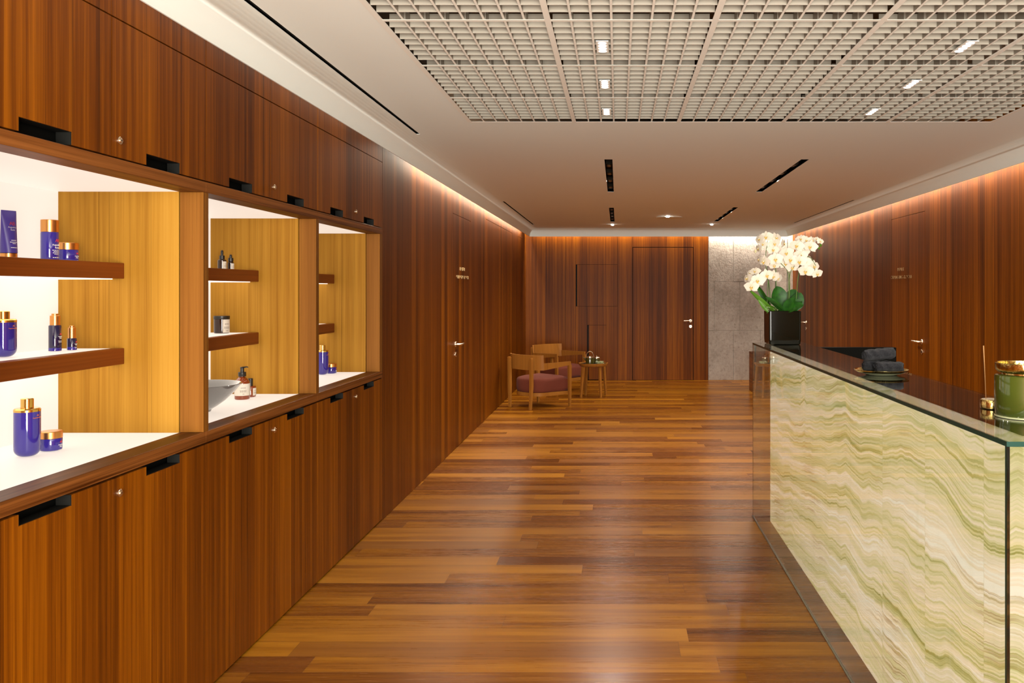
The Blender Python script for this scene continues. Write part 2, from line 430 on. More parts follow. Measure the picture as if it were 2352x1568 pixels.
# ceiling ------------------------------------------------------------
GX0, GX1, GY1, PX, PY = -.926, 2.339, 5.39, .653, .677
NR = 6; GY0 = GY1 - NR*PY
holes = [(GX0, GX1, GY0, GY1)]
slots = [(-.108, -.043, 6.93, 9.22), (-.113, -.05, 11.0, 13.24), (1.475, 1.540, 6.93, 9.22), (1.468, 1.530, 10.94, 13.2)]
thin = [(-1.357, -1.333, -1.4, 5.81), (-1.367, -1.345, 10.22, 13.86), (2.745, 2.767, 10.06, 13.48), (2.745, 2.767, -1.4, 5.81)]
holes += slots + thin
IX0, IX1, IY0, IY1 = LX+.125, RX-.12, FY+.13, BY-.14
xs = sorted(set([IX0, IX1] + [h[0] for h in holes] + [h[1] for h in holes]))
ys = sorted(set([IY0, IY1] + [h[2] for h in holes] + [h[3] for h in holes]))
b = MB()
for i in range(len(xs)-1):
    for j in range(len(ys)-1):
        cx, cy = (xs[i]+xs[i+1])/2, (ys[j]+ys[j+1])/2
        if any(h[0] < cx < h[1] and h[2] < cy < h[3] for h in holes): continue
        b.add([(xs[i],ys[j],ZC),(xs[i+1],ys[j],ZC),(xs[i+1],ys[j+1],ZC),(xs[i],ys[j+1],ZC)], [(0,1,2,3)])
for h in holes:
    x0, x1, y0, y1 = h; dz = .03 if x1-x0 < 1 else .002
    for p, q in (((x0,y0),(x1,y0)),((x1,y0),(x1,y1)),((x1,y1),(x0,y1)),((x0,y1),(x0,y0))):
        b.add([(p[0],p[1],ZC),(q[0],q[1],ZC),(q[0],q[1],ZC+dz),(p[0],p[1],ZC+dz)], [(0,1,2,3)])
loops = []
NA = 10
for k in range(NA+1):
    a = pi/2*k/NA; f = sin(a); z = ZL + (ZC-ZL)*cos(a)
    x0, x1 = IX0+(LX-IX0)*f, IX1+(RX-IX1)*f; y0, y1 = IY0+(FY-IY0)*f, IY1+(BY-IY1)*f
    loops.append([(x0,y0,z),(x1,y0,z),(x1,y1,z),(x0,y1,z)])
for e, z in ((.006, ZL), (.006, ZC+.02), (-.12, ZC+.02)):
    loops.append([(LX-e,FY-e,z),(RX+e,FY-e,z),(RX+e,BY+e,z),(LX-e,BY+e,z)])
b.loft(loops, cap=False, smooth=True)
b.build('ceiling', M['plaster'], kind='structure', sharp=50, flip=False)

# dark boxes above the slots
for i, (x0, x1, y0, y1) in enumerate(slots):
    places = ['nearer the square ceiling grid, left of the two in line with the round downlights', 'farther down the room, left one, above the side table',
              'nearer the ceiling grid, right one', 'farther down the room, right one of the far pair']
    t_ = thing('ceiling_slot_light', ((x0+x1)/2, (y0+y1)/2, ZC),
               ['long dark slot fitting in the plaster ceiling left of centre, the nearer and larger one', 'short dark slot fitting in the ceiling left of centre, close to the back wall',
                'long dark slot fitting in the plaster ceiling right of centre, the nearer and larger one', 'short dark slot fitting in the ceiling right of centre, close to the back wall'][i],
               'ceiling light', 'recessed slot fittings')
    b = MB()
    z0, z1 = ZC+.03, ZC+.16
    b.box(x0-.01, x0, y0, y1, z0-.028, z1); b.box(x1, x1+.01, y0, y1, z0-.028, z1)
    b.box(x0, x1, y0-.01, y0, z0-.028, z1); b.box(x0, x1, y1, y1+.01, z0-.028, z1); b.box(x0, x1, y0, y1, z1, z1+.01)
    b.build('housing', M['dark'], t_)
    n = 4
    for k in range(n):
        yy = y0 + (y1-y0)*(k+.9)/(n+.4)
        c = MB(); c.box(x0+.006, x1-.006, yy-.09, yy+.09, ZC+.02, ZC+.05)
        md = c.build('spot_module', M['gap'], t_)
        e = MB()
        for q in (-.05, 0, .05): e.lathe([(.016,0),(.018,-.004),(.014,-.005)], c=((x0+x1)/2, yy+q, ZC+.02), n=14)
        e.build('lens_ring', M['skirt'], md)
for i, (x0, x1, y0, y1) in enumerate(thin):
    t_ = MB(); z0, z1 = ZC+.002, ZC+.1
    t_.box(x0-.008, x0, y0, y1, z0, z1); t_.box(x1, x1+.008, y0, y1, z0, z1); t_.box(x0, x1, y0, y1, z1, z1+.01)
    t_.box(x0, x1, y0-.008, y0, z0, z1); t_.box(x0, x1, y1, y1+.008, z0, z1)
    t_.box((x0+x1)/2-.0015, (x0+x1)/2+.0015, y0, y1, ZC+.004, ZC+.03)
    t_.build('air_slot', M['dark'], label=['long thin black air slot in the ceiling above the display cabinets', 'thin black air slot in the ceiling at the far left, by the back corner',
             'thin black air slot in the ceiling at the far right, above the changing room door', 'thin black air slot in the ceiling above the reception desk'][i], cat='air vent', group='linear air slots',
             origin=((x0+x1)/2, (y0+y1)/2, ZC))

# open-cell grid -------------------------------------------------------
b = MB(); fw = .012
for k in range(6):
    xx = GX0+PX*k
    b.box(xx-fw, xx+fw, GY0, GY1, ZC-.001, ZC+.0022)
for k in range(NR+1):
    yy = GY0+PY*k
    b.box(GX0, GX1, yy-fw, yy+fw, ZC-.0008, ZC+.0003)
b.build('ceiling_grid_frame', M['gridbar'], label='cream metal bars carrying the open cell ceiling panels in their five columns', cat='ceiling grid', origin=((GX0+GX1)/2, (GY0+GY1)/2, ZC))
cell = MB(); bt = .0045; hz = .052; cx, cy = (PX-2*fw)/8, (PY-2*fw)/8
for k in range(0, 9):
    xx = -PX/2+fw+cx*k
    if 0 < k < 8: cell.box(xx-bt, xx+bt, -PY/2+fw, PY/2-fw, .002, .002+hz); cell.m[-6] = 1
for k in range(0, 9):
    yy = -PY/2+fw+cy*k
    if 0 < k < 8: cell.box(-PX/2+fw, PX/2-fw, yy-.0026, yy+.0026, .003, .003+hz); cell.m[-6] = 1
proto = cell.build('ceiling_grid_panel', [M['grid'], M['gridbar']])  # sides in the shaded colour, undersides in the paler one, as if lit from below
GP = [(0, .653*1.5), ]
first = True
for i in range(5):
    for j in range(NR):
        o = proto if first else proto.copy()
        if not first: COL.objects.link(o)
        first = False
        o.location = (GX0+PX*(i+.5), GY0+PY*(j+.5), ZC)
        tag(o, 'square open cell panel of cream blades in the suspended ceiling grid', 'ceiling panel', 'open cell ceiling grid panels')
# four-lens downlights in the grid
LY = [5.068-PY*k for k in range(NR)]
def grid_light(x, y, label):
    t_ = thing('grid_downlight', (x, y, ZC), label, 'ceiling light', 'four lens downlights in the ceiling grid')
    b = MB(); b.box(x-.026, x+.026, y-.088, y+.088, ZC-.004, ZC-.001)
    b.box(x-.05, x+.05, y-.012, y+.012, ZC+.03, ZC+.05)
    b.build('housing', M['gridbar'], t_)
    for k in range(4):
        e = MB(); e.lathe([(.0175, 0), (.0175, -.0015), (.015, -.002)], c=(x, y-.0607+.0405*k, ZC-.004), n=20)
        e.build('lens', M['lamp'], t_)
names = ['farthest', 'middle', 'nearest visible', 'first beyond the frame', 'second beyond the frame', 'third beyond the frame']
vis = 3
for side, x in (('left', -.066), ('right', 1.494)):
    for k in range(vis):
        grid_light(x, LY[k], 'small four lens downlight in the ceiling grid, %s one of the %s row' % (names[k], side))

def round_light(x, y, m, label, ring=.0, r=.03):
    t_ = thing('round_downlight', (x, y, ZC), label, 'ceiling light', 'round downlights near the back wall')
    b = MB()
    b.lathe([(r+.012, 0), (r+.012, -.003), (r, -.005)], c=(x, y, ZC), n=28)
    b.build('trim_ring', M['grid'], t_)
    e = MB(); e.lathe([(r-.004, -.005), (r-.006, -.012), (r-.012, -.018), (r-.02, -.021)], c=(x, y, ZC), n=28)
    e.build('lens', m, t_)
round_light(-.084, 13.75, M['star'], 'small round downlight at the far left, just past the end of a dark slot')
round_light(1.49, 13.68, M['star'], 'small round downlight at the far right, just past the end of a dark slot')
round_light(.706, 12.2, M['star'], 'brightest round downlight, alone between the two rows of dark slots', r=.034)
b = MB(); b.lathe([(.19, 0), (.19, -.004), (.185, -.006)], c=(.74, 12.42, ZC), n=40)
b.build('ceiling_access_disc', M['plaster'], label='flat round plaster disc in the ceiling beside the brightest downlight', cat='ceiling disc', origin=(.74, 12.42, ZC))
# ------------------------------------------------------------------ display cabinets
units = [(2.082, 3.318), (3.318, 4.5515), (4.5515, 5.804)]
cutw = .111
lab = ['nearest display cabinet in the teak wall, blue bottles on its glowing shelves', 'middle display cabinet with a grey bowl and amber bottles in its glowing niche',
       'farthest display cabinet in the teak wall, one tall blue bottle in its glowing niche']
XBK = -2.14; XRV = -1.675
for i, (ya, yb) in enumerate(units):
    t_ = thing('display_cabinet', (XL, (ya+yb)/2, 0), lab[i], 'cabinet', 'built-in display cabinets')
    p0, p1 = ya+.021, yb-.021 if i < 2 else yb-.064
    MB().box(-1.66, -2.19, ya, yb, 0, .958).build('lower_carcass', M['dark'], t_)
    MB().box(-1.66, -2.19, ya, yb, 1.968, ZT).build('upper_carcass', M['dark'], t_)
    ym = (ya+yb)/2
    g = .0022
    for k, (d0, d1) in enumerate(((ya, ym), (ym, yb))):
        dm = (d0+d1)/2
        poly = [(d0+g, 1.971), (dm-cutw, 1.971), (dm-cutw, 2.009), (dm+cutw, 2.009), (dm+cutw, 1.971), (d1-g, 1.971), (d1-g, 2.407), (d0+g, 2.407)]
        dr = MB().prism(poly, 'x', XL, XL-.02).build('upper_door', M['veneer_b'], t_)
        poly = [(d0+g, .012), (d1-g, .012), (d1-g, .956), (dm+cutw, .956), (dm+cutw, .925), (dm-cutw, .925), (dm-cutw, .956), (d0+g, .956)]
        dl = MB().prism(poly, 'x', XL, XL-.02).build('lower_door', M['veneer_b'], t_)
        for dd, zz in ((dr, 2.009), (dl, .925)):
            # folded black metal grip behind the notch
            q = MB()
            if zz > 1.5:
                q.box(XL-.004, XL-.045, dm-cutw+.001, dm+cutw-.001, zz-.0012, zz+.001)
            else:
                q.box(XL-.004, XL-.045, dm-cutw+.001, dm+cutw-.001, zz-.001, zz+.0012)
            za, zb_ = (1.971, zz) if zz > 1.5 else (zz, .956)
            q.box(XL-.0005, XL-.045, dm-cutw-.0004, dm-cutw+.0022, za, zb_); q.box(XL-.0005, XL-.045, dm+cutw-.0022, dm+cutw+.0004, za, zb_)
            q.build('finger_grip', M['dark'], dd)
        if k == 1:
            for dd, zz in ((dr, 2.025), (dl, .905)):
                q = MB(); Mx = Matrix.Translation((XL, d0+.042, zz)) @ Matrix.Rotation(pi/2, 4, 'Y')
                q.lathe([(.0125,0),(.0125,.003),(.011,.0045),(.0075,.0045),(.0075,.007),(.0065,.008)], M=Mx, n=24)
                q.box(-.0008, .0008, -.0045, .0045, .0075, .0083, 1, M=Mx)
                q.build('lock', [M['brass'], M['gap']], dd)
    MB().box(XL, XL-.02, ya+g, ym-g/2, 2.412, ZT).box(XL, XL-.02, ym+g/2, yb-g, 2.412, ZT).build('fascia', M['veneer_b'], t_)
    # niche frame: rails and posts with a deep reveal
    MB().box(XL, XRV, ya, yb, 1.925, 1.966, bev=.0012).build('top_rail', M['rail'], t_)
    MB().box(XL, XRV, ya, yb, .963, 1.006, bev=.0012).build('bottom_rail', M['rail'], t_)
    MB().box(XL, XRV, ya, p0, 1.0062, 1.9248, bev=.0012).build('post', M['reveal'], t_)
    MB().box(XL, XRV, p1, yb, 1.0062, 1.9248, bev=.0012).build('post', M['reveal'], t_)
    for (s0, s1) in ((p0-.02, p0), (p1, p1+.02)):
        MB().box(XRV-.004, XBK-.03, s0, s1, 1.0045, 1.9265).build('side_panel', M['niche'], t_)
    MB().box(XBK, XBK-.01, p0+.0005, p1-.0005, 1.0046, 1.9264).build('glowing_back_panel', M['panel'], t_, label='softly glowing white back panel')
    MB().box(XRV-.001, XBK-.01, p0+.001, p1-.001, .99, 1.0044).build('glowing_base_panel', M['panel'], t_, label='softly glowing white base panel')
    MB().box(XRV-.001, XBK-.01, p0+.001, p1-.001, 1.9266, 1.94).build('glowing_top_panel', M['panel'], t_, label='softly glowing white top panel')
    for zt, zb in ((1.653, 1.594), (1.328, 1.268)):
        s_ = MB().box(-1.887, -1.932, p0+.0005, p1-.0005, zb, zt, bev=.0015).build('shelf', M['shelfwood'], t_)
        MB().box(-1.9325, XBK+.0005, p0+.0005, p1-.0005, zt-.02, zt-.001).build('shelf_top_panel', M['panel'], s_, label='glowing white top of the shelf')
        MB().box(-1.9325, XBK+.0005, p0+.0005, p1-.0005, zb-.003, zb+.012).build('shelf_light', M['strip'], s_, label='thin line of light under the shelf')
# ------------------------------------------------------------------ products on the shelves
def glossy(name, col, rough=.08, **kw): return plain(name, col, rough, coat=.6, coatr=.05, **kw)
M['cobalt'] = glossy('cobalt_blue_glass', (.032,.020,.24), .06)
M['cobalt_m'] = plain('satin_cobalt_plastic', (.045,.025,.22), .35, coat=.2)
M['cobalt_d'] = glossy('dark_violet_glass', (.012,.008,.04), .1)
M['copper'] = plain('brushed_copper', (.78,.36,.11), .28, metal=1.)
M['gold'] = plain('polished_gold', (.80,.50,.14), .2, metal=1.)
M['amber'] = plain('amber_glass', (.22,.035,.004), .05, coat=.6)
M['amber_d'] = plain('dark_amber_glass', (.022,.007,.003), .1, coat=.15)
M['blackcap'] = plain('black_plastic_cap', (.012,.009,.007), .35)
M['paper'] = plain('cream_paper_label', (.68,.62,.53), .6)
M['ink_w'] = plain('white_ink', (.8,.78,.75), .5)
M['ink_r'] = plain('red_ink', (.62,.05,.06), .5)
M['ink_o'] = plain('orange_ink', (.62,.16,.06), .5)
M['ink_g'] = plain('grey_ink', (.30,.24,.20), .5)

def wrap(vs, c, r, z, ang, sx=1., sy=1.):
    """lettering bent round an upright cylinder centred on c, centred on angle ang"""
    out = []
    for v in vs:
        a = ang + v.x/r
        rr = r + .0004 + max(v.z, 0)
        out.append((c[0]+rr*cos(a)*sx, c[1]+rr*sin(a)*sy, z+v.y))
    return out
def fine(vs, fs, n=3):
    return vs, fs
def brand(parent, c, r, ang, z, s, mono='AB', lines=('Augustinus', 'Bader'), small=2, orange=False, sx=1., sy=1., zs=None, foot=None):
    b = MB(); w = r
    vs, fs = text_mesh(mono, s*1.9, .8); b.add(wrap(vs, c, r, z, ang, sx, sy), fs, 1)
    y = z - s*1.5
    for ln in lines:
        vs, fs = text_mesh(ln, s, 1.); b.add(wrap(vs, c, r, y, ang, sx, sy), fs, 0); y -= s*1.15
    y = (zs if zs is not None else y - s*.8)
    for k in range(small):                       # lines of small print
        hw = (.55, .42, .5, .35)[k % 4]*s*4
        nseg = 5
        for q in range(nseg):
            x0 = -hw + 2*hw*q/nseg; x1 = x0 + 2*hw/nseg*.8
            pts = [Vector((x0, 0, 0)), Vector((x1, 0, 0)), Vector((x1, s*.22, 0)), Vector((x0, s*.22, 0))]
            b.add(wrap(pts, c, r, y, ang, sx, sy), [(0,1,2,3)], 0)
        y -= s*.55
    if foot is not None:
        for q in range(5):
            x0 = -s*2 + q*s*.8; x1 = x0+s*.6
            pts = [Vector((x0, 0, 0)), Vector((x1, 0, 0)), Vector((x1, s*.3, 0)), Vector((x0, s*.3, 0))]
            b.add(wrap(pts, c, r, foot, ang, sx, sy), [(0,1,2,3)], 0)
    b.build('printed_lettering', [M['ink_w'], M['ink_r']], parent)

def refill(loc, h, r, label, group, capr=.0185, caph=.032, txt=True):
    """tall rounded bottle with a gold shoulder and cap"""
    t_ = thing('refill_bottle', loc, label, 'bottle', group)
    hb = h - caph - .007
    rc = .026
    prof = [(r-rc+rc*sin(pi/2*k/8), rc-rc*cos(pi/2*k/8)) for k in range(9)]
    prof = [(.004, 0)] + prof + [(r, hb*.6), (r, hb)]
    bd = MB().lathe(prof, c=loc, n=56).build('body', M['cobalt'], t_)
    s_ = MB().lathe([(r+.0003, hb-.004), (r+.0003, hb+.003), (r-.003, hb+.007), (capr, hb+.007)], c=loc, n=56).build('shoulder', M['gold'], t_)
    MB().lathe([(capr, hb+.007), (capr, h-.0015), (capr-.0015, h)], c=loc, n=40).build('cap', M['gold'], t_)
    if txt:
        b = MB()
        a0 = -.12
        vs, fs = text_mesh('AB', .007, .8); b.add(wrap(vs, loc, r, loc[2]+hb-.018, a0), fs)
        vs, fs = text_mesh('Augustinus Bader', .0048, 1.); b.add(wrap(vs, loc, r, loc[2]+hb-.025, a0), fs)
        b.build('printed_lettering', M['ink_o'], bd)
    return t_
def jar(loc, h, r, lidh, label, group=None, mat='cobalt', lid='copper'):
    t_ = thing('cosmetic_jar', loc, label, 'jar', group)
    hb = h-lidh
    bd = MB().lathe([(r-.006,0),(r-.001,.003),(r,.008),(r,hb-.002),(r-.001,hb)], c=loc, n=48).build('body', M[mat], t_)
    MB().lathe([(r+.0006,hb+.0006),(r+.0006,h-.002),(r-.0015,h)], c=loc, n=48).build('lid', M[lid], t_)
    if mat == 'cobalt': brand(bd, loc, r, .0, loc[2]+hb*.62, .0052, small=2)
    return t_
def dropper(loc, h, r, hb, capr, label, group, mats=('cobalt_d', 'copper'), button=True):
    t_ = thing('dropper_bottle', loc, label, 'bottle', group)
    bd = MB().lathe([(r-.004,0),(r-.0005,.002),(r,.006),(r,hb-.003),(r-.002,hb),(capr+.001,hb)], c=loc, n=44).build('body', M[mats[0]], t_)
    MB().lathe([(r+.0003,.0005),(r+.0003,.011),(r-.001,.0135)], c=loc, n=44, cap1=False).build('blue_foot', M['cobalt'], bd)
    MB().lathe([(capr,hb),(capr,h-.008),(capr-.001,h-.007)], c=loc, n=36).build('cap', M[mats[1]], t_)
    MB().lathe([(capr*.68,h-.008),(capr*.68,h-.001),(capr*.6,h)], c=loc, n=28).build('button', M[mats[1]], t_)
    brand(bd, loc, r, .0, loc[2]+hb*.62, .0048 if r > .018 else .0036, small=3)
    return t_

# nearest niche ----------------------------------------------------------------------------------
base = 1.0052; s1 = 1.6535; s2 = 1.3285
refill((-1.939, 2.83, base), .19, .038, 'tall glossy cobalt blue bottle with gold cap on the glowing base of the nearest cabinet', 'blue refill bottles')
jar((-1.93, 2.935, base), .066, .034, .024, 'low cobalt blue jar with copper lid beside the tall blue bottle, nearest cabinet base')
# shelf bottle: smaller, matte
loc = (-2.035, 2.854, s2)
refill(loc, .152, .038, 'shorter blue bottle with copper cap cut off by the left frame edge, lower shelf', 'blue refill bottles', caph=.026)
dropper((-2.05, 3.14, s2), .136, .0205, .094, .0165, 'larger of two dark dropper bottles with copper caps on the lower shelf', 'dark dropper bottles')
dropper((-2.02, 3.19, s2), .090, .0158, .044, .0125, 'smaller of two dark dropper bottles with copper caps on the lower shelf', 'dark dropper bottles')
# tube standing on its cap
loc = Vector((-2.0, 2.83, s1))
t_ = thing('cream_tube', loc, 'violet squeeze tube standing on its copper cap on the upper shelf', 'tube')
b = MB(); loops = []
for k in range(15):
    f = k/14; z = .018 + .14*f
    sx = .0245*(1-f)**.75 + .0012; sy = .0245 + .0010*f if f < 1 else .025
    if f > .93: sx = .0012
    loops.append([loc + Vector((sx*cos(2*pi*q/40), sy*sin(2*pi*q/40), z)) for q in range(40)])
R_ = Matrix.Translation(loc) @ Matrix.Rotation(radians(-20), 4, 'Z') @ Matrix.Translation(-loc)
b.loft(loops, M=R_)
bd = b.build('body', M['cobalt_m'], t_)
MB().lathe([(.0235,0),(.0245,.001),(.0245,.0165),(.023,.0178)], c=loc, n=44).build('cap', M['copper'], t_)
b = MB()
# lettering lies on the narrowing flat face
def on_tube(vs, zz, slope=True):
    out = []
    for v in vs:
        z = zz+v.y; f = max(0, min(1, (z-.018)/.14))
        sx = .0245*(1-f)**.75+.0012; sy = .0247
        yy = max(-.98, min(.98, (v.x+.004)/sy))
        out.append(R_ @ (loc + Vector((sx*math.sqrt(1-yy*yy)+.0006, yy*sy, z))))
    return out
for tx, sz, zz, mi in (('AB', .017, .109, 1), ('Augustinus', .0078, .1, 0), ('Bader', .0078, .0915, 0)):
    vs, fs = text_mesh(tx, sz, .85); b.add(on_tube(vs, zz), fs, mi)
for zz, hw in ((.0585, .009), (.0525, .013), (.048, .006), (.0345, .012)):
    for q in range(6):
        x0 = -hw+2*hw*q/6; x1 = x0+2*hw/6*.8
        b.add(on_tube([Vector((x0,0,0)), Vector((x1,0,0)), Vector((x1,.0018,0)), Vector((x0,.0018,0))], zz), [(0,1,2,3)], 0)
b.build('printed_lettering', [M['ink_w'], M['ink_r']], bd)
loc = (-2.01, 3.05, s1)
t_ = thing('cosmetic_bottle', loc, 'straight violet bottle with a wide copper cap on the upper shelf', 'bottle')
bd = MB().lathe([(.024,0),(.0275,.002),(.028,.006),(.028,.0985),(.027,.101)], c=loc, n=48).build('body', M['cobalt'], t_)
MB().lathe([(.0278,.1015),(.0278,.143),(.0265,.1447)], c=loc, n=48).build('cap', M['copper'], t_)
brand(bd, loc, .028, -.05, loc[2]+.066, .0085, small=4, foot=loc[2]+.010, zs=loc[2]+.036)
jar((-2.02, 3.165, s1), .070, .035, .026, 'low violet jar with copper lid partly behind the straight violet bottle, upper shelf')

# middle niche -----------------------------------------------------------------------------------
def serum(loc, h, r, label):
    t_ = thing('serum_bottle', loc, label, 'bottle', 'amber serum bottles')
    hb = h*.52
    bd = MB().lathe([(r-.003,0),(r,.003),(r,hb-.004),(r-.004,hb),(.007,hb+.002)], c=loc, n=36).build('body', M['amber_d'], t_)
    MB().lathe([(.0125,hb+.002),(.0125,hb+.020),(.011,hb+.021)], c=loc, n=30).build('collar', M['blackcap'], t_)
    MB().lathe([(.006,hb+.021),(.0065,h-.008),(.0055,h-.003),(.003,h)], c=loc, n=20).build('rubber_bulb', M['blackcap'], t_)
    b = MB(); pl(b, loc, r, .005, hb*.82, -1.0, .95)
    b.build('paper_label', [M['paper'], M['ink_g']], bd)
def pl(b, c, r, z0, z1, a0, a1, text=True):
    n = 16; loops = []
    for z in (z0, z1):
        loops.append([(c[0]+(r+.0005)*cos(a0+(a1-a0)*k/n), c[1]+(r+.0005)*sin(a0+(a1-a0)*k/n), c[2]+z) for k in range(n+1)])
    b.loft(loops, 0, close=False)
    if text:
        am = (a0+a1)/2-.15; h = z1-z0
        for fz, w, t2 in ((.62, .30, .07), (.42, .42, .035), (.36, .36, .035), (.30, .4, .035), (.12, .12, .06)):
            for q in range(4):
                x0 = (-w+2*w*q/4)*r*1.1; x1 = x0+2*w/4*r*.8
                b.add(wrap([Vector((x0,0,.0003)), Vector((x1,0,.0003)), Vector((x1,h*t2,.0003)), Vector((x0,h*t2,.0003))], c, r+.0003, c[2]+z0+h*fz, am), [(0,1,2,3)], 1)
serum((-2.02, 4.40, s1-.0), .100, .0205, 'taller of two small amber dropper bottles on the upper shelf of the middle cabinet')
serum((-2.0, 4.455, s1-.0), .080, .0155, 'shorter of two small amber dropper bottles on the upper shelf of the middle cabinet')
loc = (-2.04, 4.44, s2)
t_ = thing('candle_jar', loc, 'dark amber glass jar with black lid and cream label on the middle cabinet shelf', 'jar')
bd = MB().lathe([(.034,0),(.037,.003),(.0372,.072),(.035,.074)], c=loc, n=48).build('body', M['amber_d'], t_)
MB().lathe([(.0382,.073),(.0388,.0745),(.0388,.087),(.037,.089)], c=loc, n=48).build('lid', M['blackcap'], t_)
b = MB(); pl(b, loc, .0374, .003, .071, -1.0, .5); b.build('paper_label', [M['paper'], M['ink_g']], bd)

loc = (-1.878, 4.31, base)
t_ = thing('pump_bottle', loc, 'amber pump bottle with cream label beside the grey bowl', 'bottle')
r = .036; hb = .098
bd = MB().lathe([(.032,0),(.0355,.003),(r,.008),(r,hb-.02),(.034,hb-.008),(.028,hb+.001),(.018,hb+.010),(.013,hb+.014),(.012,hb+.022)], c=loc, n=48).build('body', M['amber'], t_)
b = MB(); pl(b, loc, r+.0003, .020, hb-.019, -2.6, .9); b.build('paper_label', [M['paper'], M['ink_g']], bd)
b = MB()
b.lathe([(.0175,hb+.016),(.0185,hb+.018),(.0185,hb+.036),(.017,hb+.038),(.009,hb+.038),(.0085,hb+.056),(.0095,hb+.0565),(.010,hb+.061),(.008,hb+.063)], c=loc, n=32)
L_ = Vector(loc)+Vector((0,0,hb+.060))
b.tube([L_, L_+Vector((.010,.003,.001)), L_+Vector((.022,.006,.003)), L_+Vector((.027,.007,-.001))], [.0045,.004,.003,.0025], 10)
b.build('pump', M['blackcap'], t_)
loc = (-1.877, 4.405, base)
t_ = thing('perfume_bottle', loc, 'small amber bottle with black cap just behind the pump bottle', 'bottle')
bd = MB().lathe([(.023,0),(.0262,.003),(.0265,.052),(.0245,.056),(.012,.057)], c=loc, n=40).build('body', M['amber'], t_)
MB().lathe([(.0115,.057),(.0118,.093),(.0105,.0945)], c=loc, n=30).build('cap', M['blackcap'], t_)
b = MB(); pl(b, loc, .0268, .008, .046, -.75, .8); b.build('paper_label', [M['paper'], M['ink_g']], bd)
loc = (-1.885, 3.85, base)
M['bowl'] = plain('grey_glazed_ceramic', (.16,.155,.15), .06, coat=.6, coatr=.03)
b = MB()
pr = [(.055,0),(.062,.002),(.066,.012),(.09,.026),(.125,.052),(.158,.085),(.180,.112),(.190,.1235),(.1885,.126),(.183,.1235),(.168,.108),(.146,.082),(.112,.050),(.075,.030),(.03,.022),(.002,.021)]
b.lathe(pr, c=loc, n=80, cap1=False)
b.build('ceramic_bowl', M['bowl'], label='wide glossy grey ceramic bowl on the glowing base of the middle cabinet', cat='bowl', origin=loc)

# farthest niche
refill((-1.905, 5.56, base), .19, .038, 'tall cobalt blue bottle with gold cap in the farthest cabinet niche', 'blue refill bottles')
jar((-1.877, 5.645, base), .064, .034, .022, 'low blue jar with copper lid in the farthest cabinet niche')

# ------------------------------------------------------------------ reception desk
GX, GYN, GYF, GT = .925, 2.049, 5.913, 1.190
OX, OYN, OYF = 1.03, 2.195, 5.777
BX = 1.262
t_ = thing('reception_desk', (1.1, 4.0, 0), 'long reception desk of backlit green onyx inside a clear glass case', 'reception desk')
MB().box(OX, BX-.012, OYN, OYF, .004, 1.168).build('onyx_body', M['onyx'], t_, label='backlit green and cream banded onyx')
def pane(b, x0, x1, y0, y1, z0, z1, thin):
    """slab with green polished edges: only the two big faces are clear"""
    k = len(b.f); b.box(x0, x1, y0, y1, z0, z1)
    ax = {'x': (3, 5), 'y': (2, 4), 'z': (0, 1)}[thin]
    for i in range(6):
        if i not in ax: b.m[k+i] = 1
    return b
gm = [M['glass'], M['glassedge']]
pane(MB(), GX, GX+.010, GYN+.0105, GYF-.0105, .006, GT-.0125, 'x').build('front_pane', gm, t_)
pane(MB(), GX, BX, GYN, GYN+.010, .006, GT-.0125, 'y').build('end_pane', gm, t_)
pane(MB(), GX, BX, GYF-.010, GYF, .006, GT-.0125, 'y').build('end_pane', gm, t_)
pane(MB(), GX-.001, BX+.008, GYN-.001, GYF+.001, GT-.012, GT, 'z').build('glass_top', gm, t_)
MB().box(OX+.0, BX-.012, OYN, OYF, 1.1685, 1.176).build('dark_counter', M['screen'], t_)
b = MB(); b.box(GX-.006, GX+.002, GYN-.01, GYF+.006, 0, .006); b.box(GX-.006, BX, GYN-.01, GYN-.002, 0, .006); b.box(GX-.006, BX, GYF+.001, GYF+.007, 0, .006)
b.build('floor_trim', M['skirt'], t_)
MB().box(BX-.011, BX+.002, GYN+.011, GYF-.011, .0, 1.176).build('back_panel', M['dark'], t_)
MB().box(BX+.003, 1.803, 5.58, 5.64, 0, 1.178, bev=.002).build('end_screen', M['screen'], t_, label='black end panel')
MB().box(BX+.003, 1.80, 2.3, 5.579, .70, .74, bev=.002).build('work_surface', M['screen'], t_)
MB().box(BX+.003, 1.80, 2.3, 2.34, 0, .6995).build('work_surface_leg', M['screen'], t_)

# low wooden sideboard by the stone wall, just showing past the glass
t_ = thing('wooden_sideboard', (2.5, 13.1, 0), 'low brown wooden sideboard by the stone wall, mostly hidden behind the desk', 'sideboard')
b = MB(); b.box(2.04, 2.95, 12.95, 13.40, .57, .60, bev=.002); b.build('top', M['rail'], t_)
b = MB(); b.box(2.04, 2.065, 12.96, 13.39, 0, .57); b.build('side_panel', M['rail'], t_)
b = MB(); b.box(2.925, 2.95, 12.96, 13.39, 0, .57); b.build('side_panel', M['rail'], t_)
b = MB(); b.box(2.067, 2.493, 12.965, 12.985, .06, .565); b.build('door', M['veneer'], t_)
b = MB(); b.box(2.497, 2.923, 12.965, 12.985, .06, .565); b.build('door', M['veneer'], t_)
b = MB(); b.box(2.066, 2.924, 13.0, 13.38, .05, .56); b.build('carcass', M['dark'], t_)

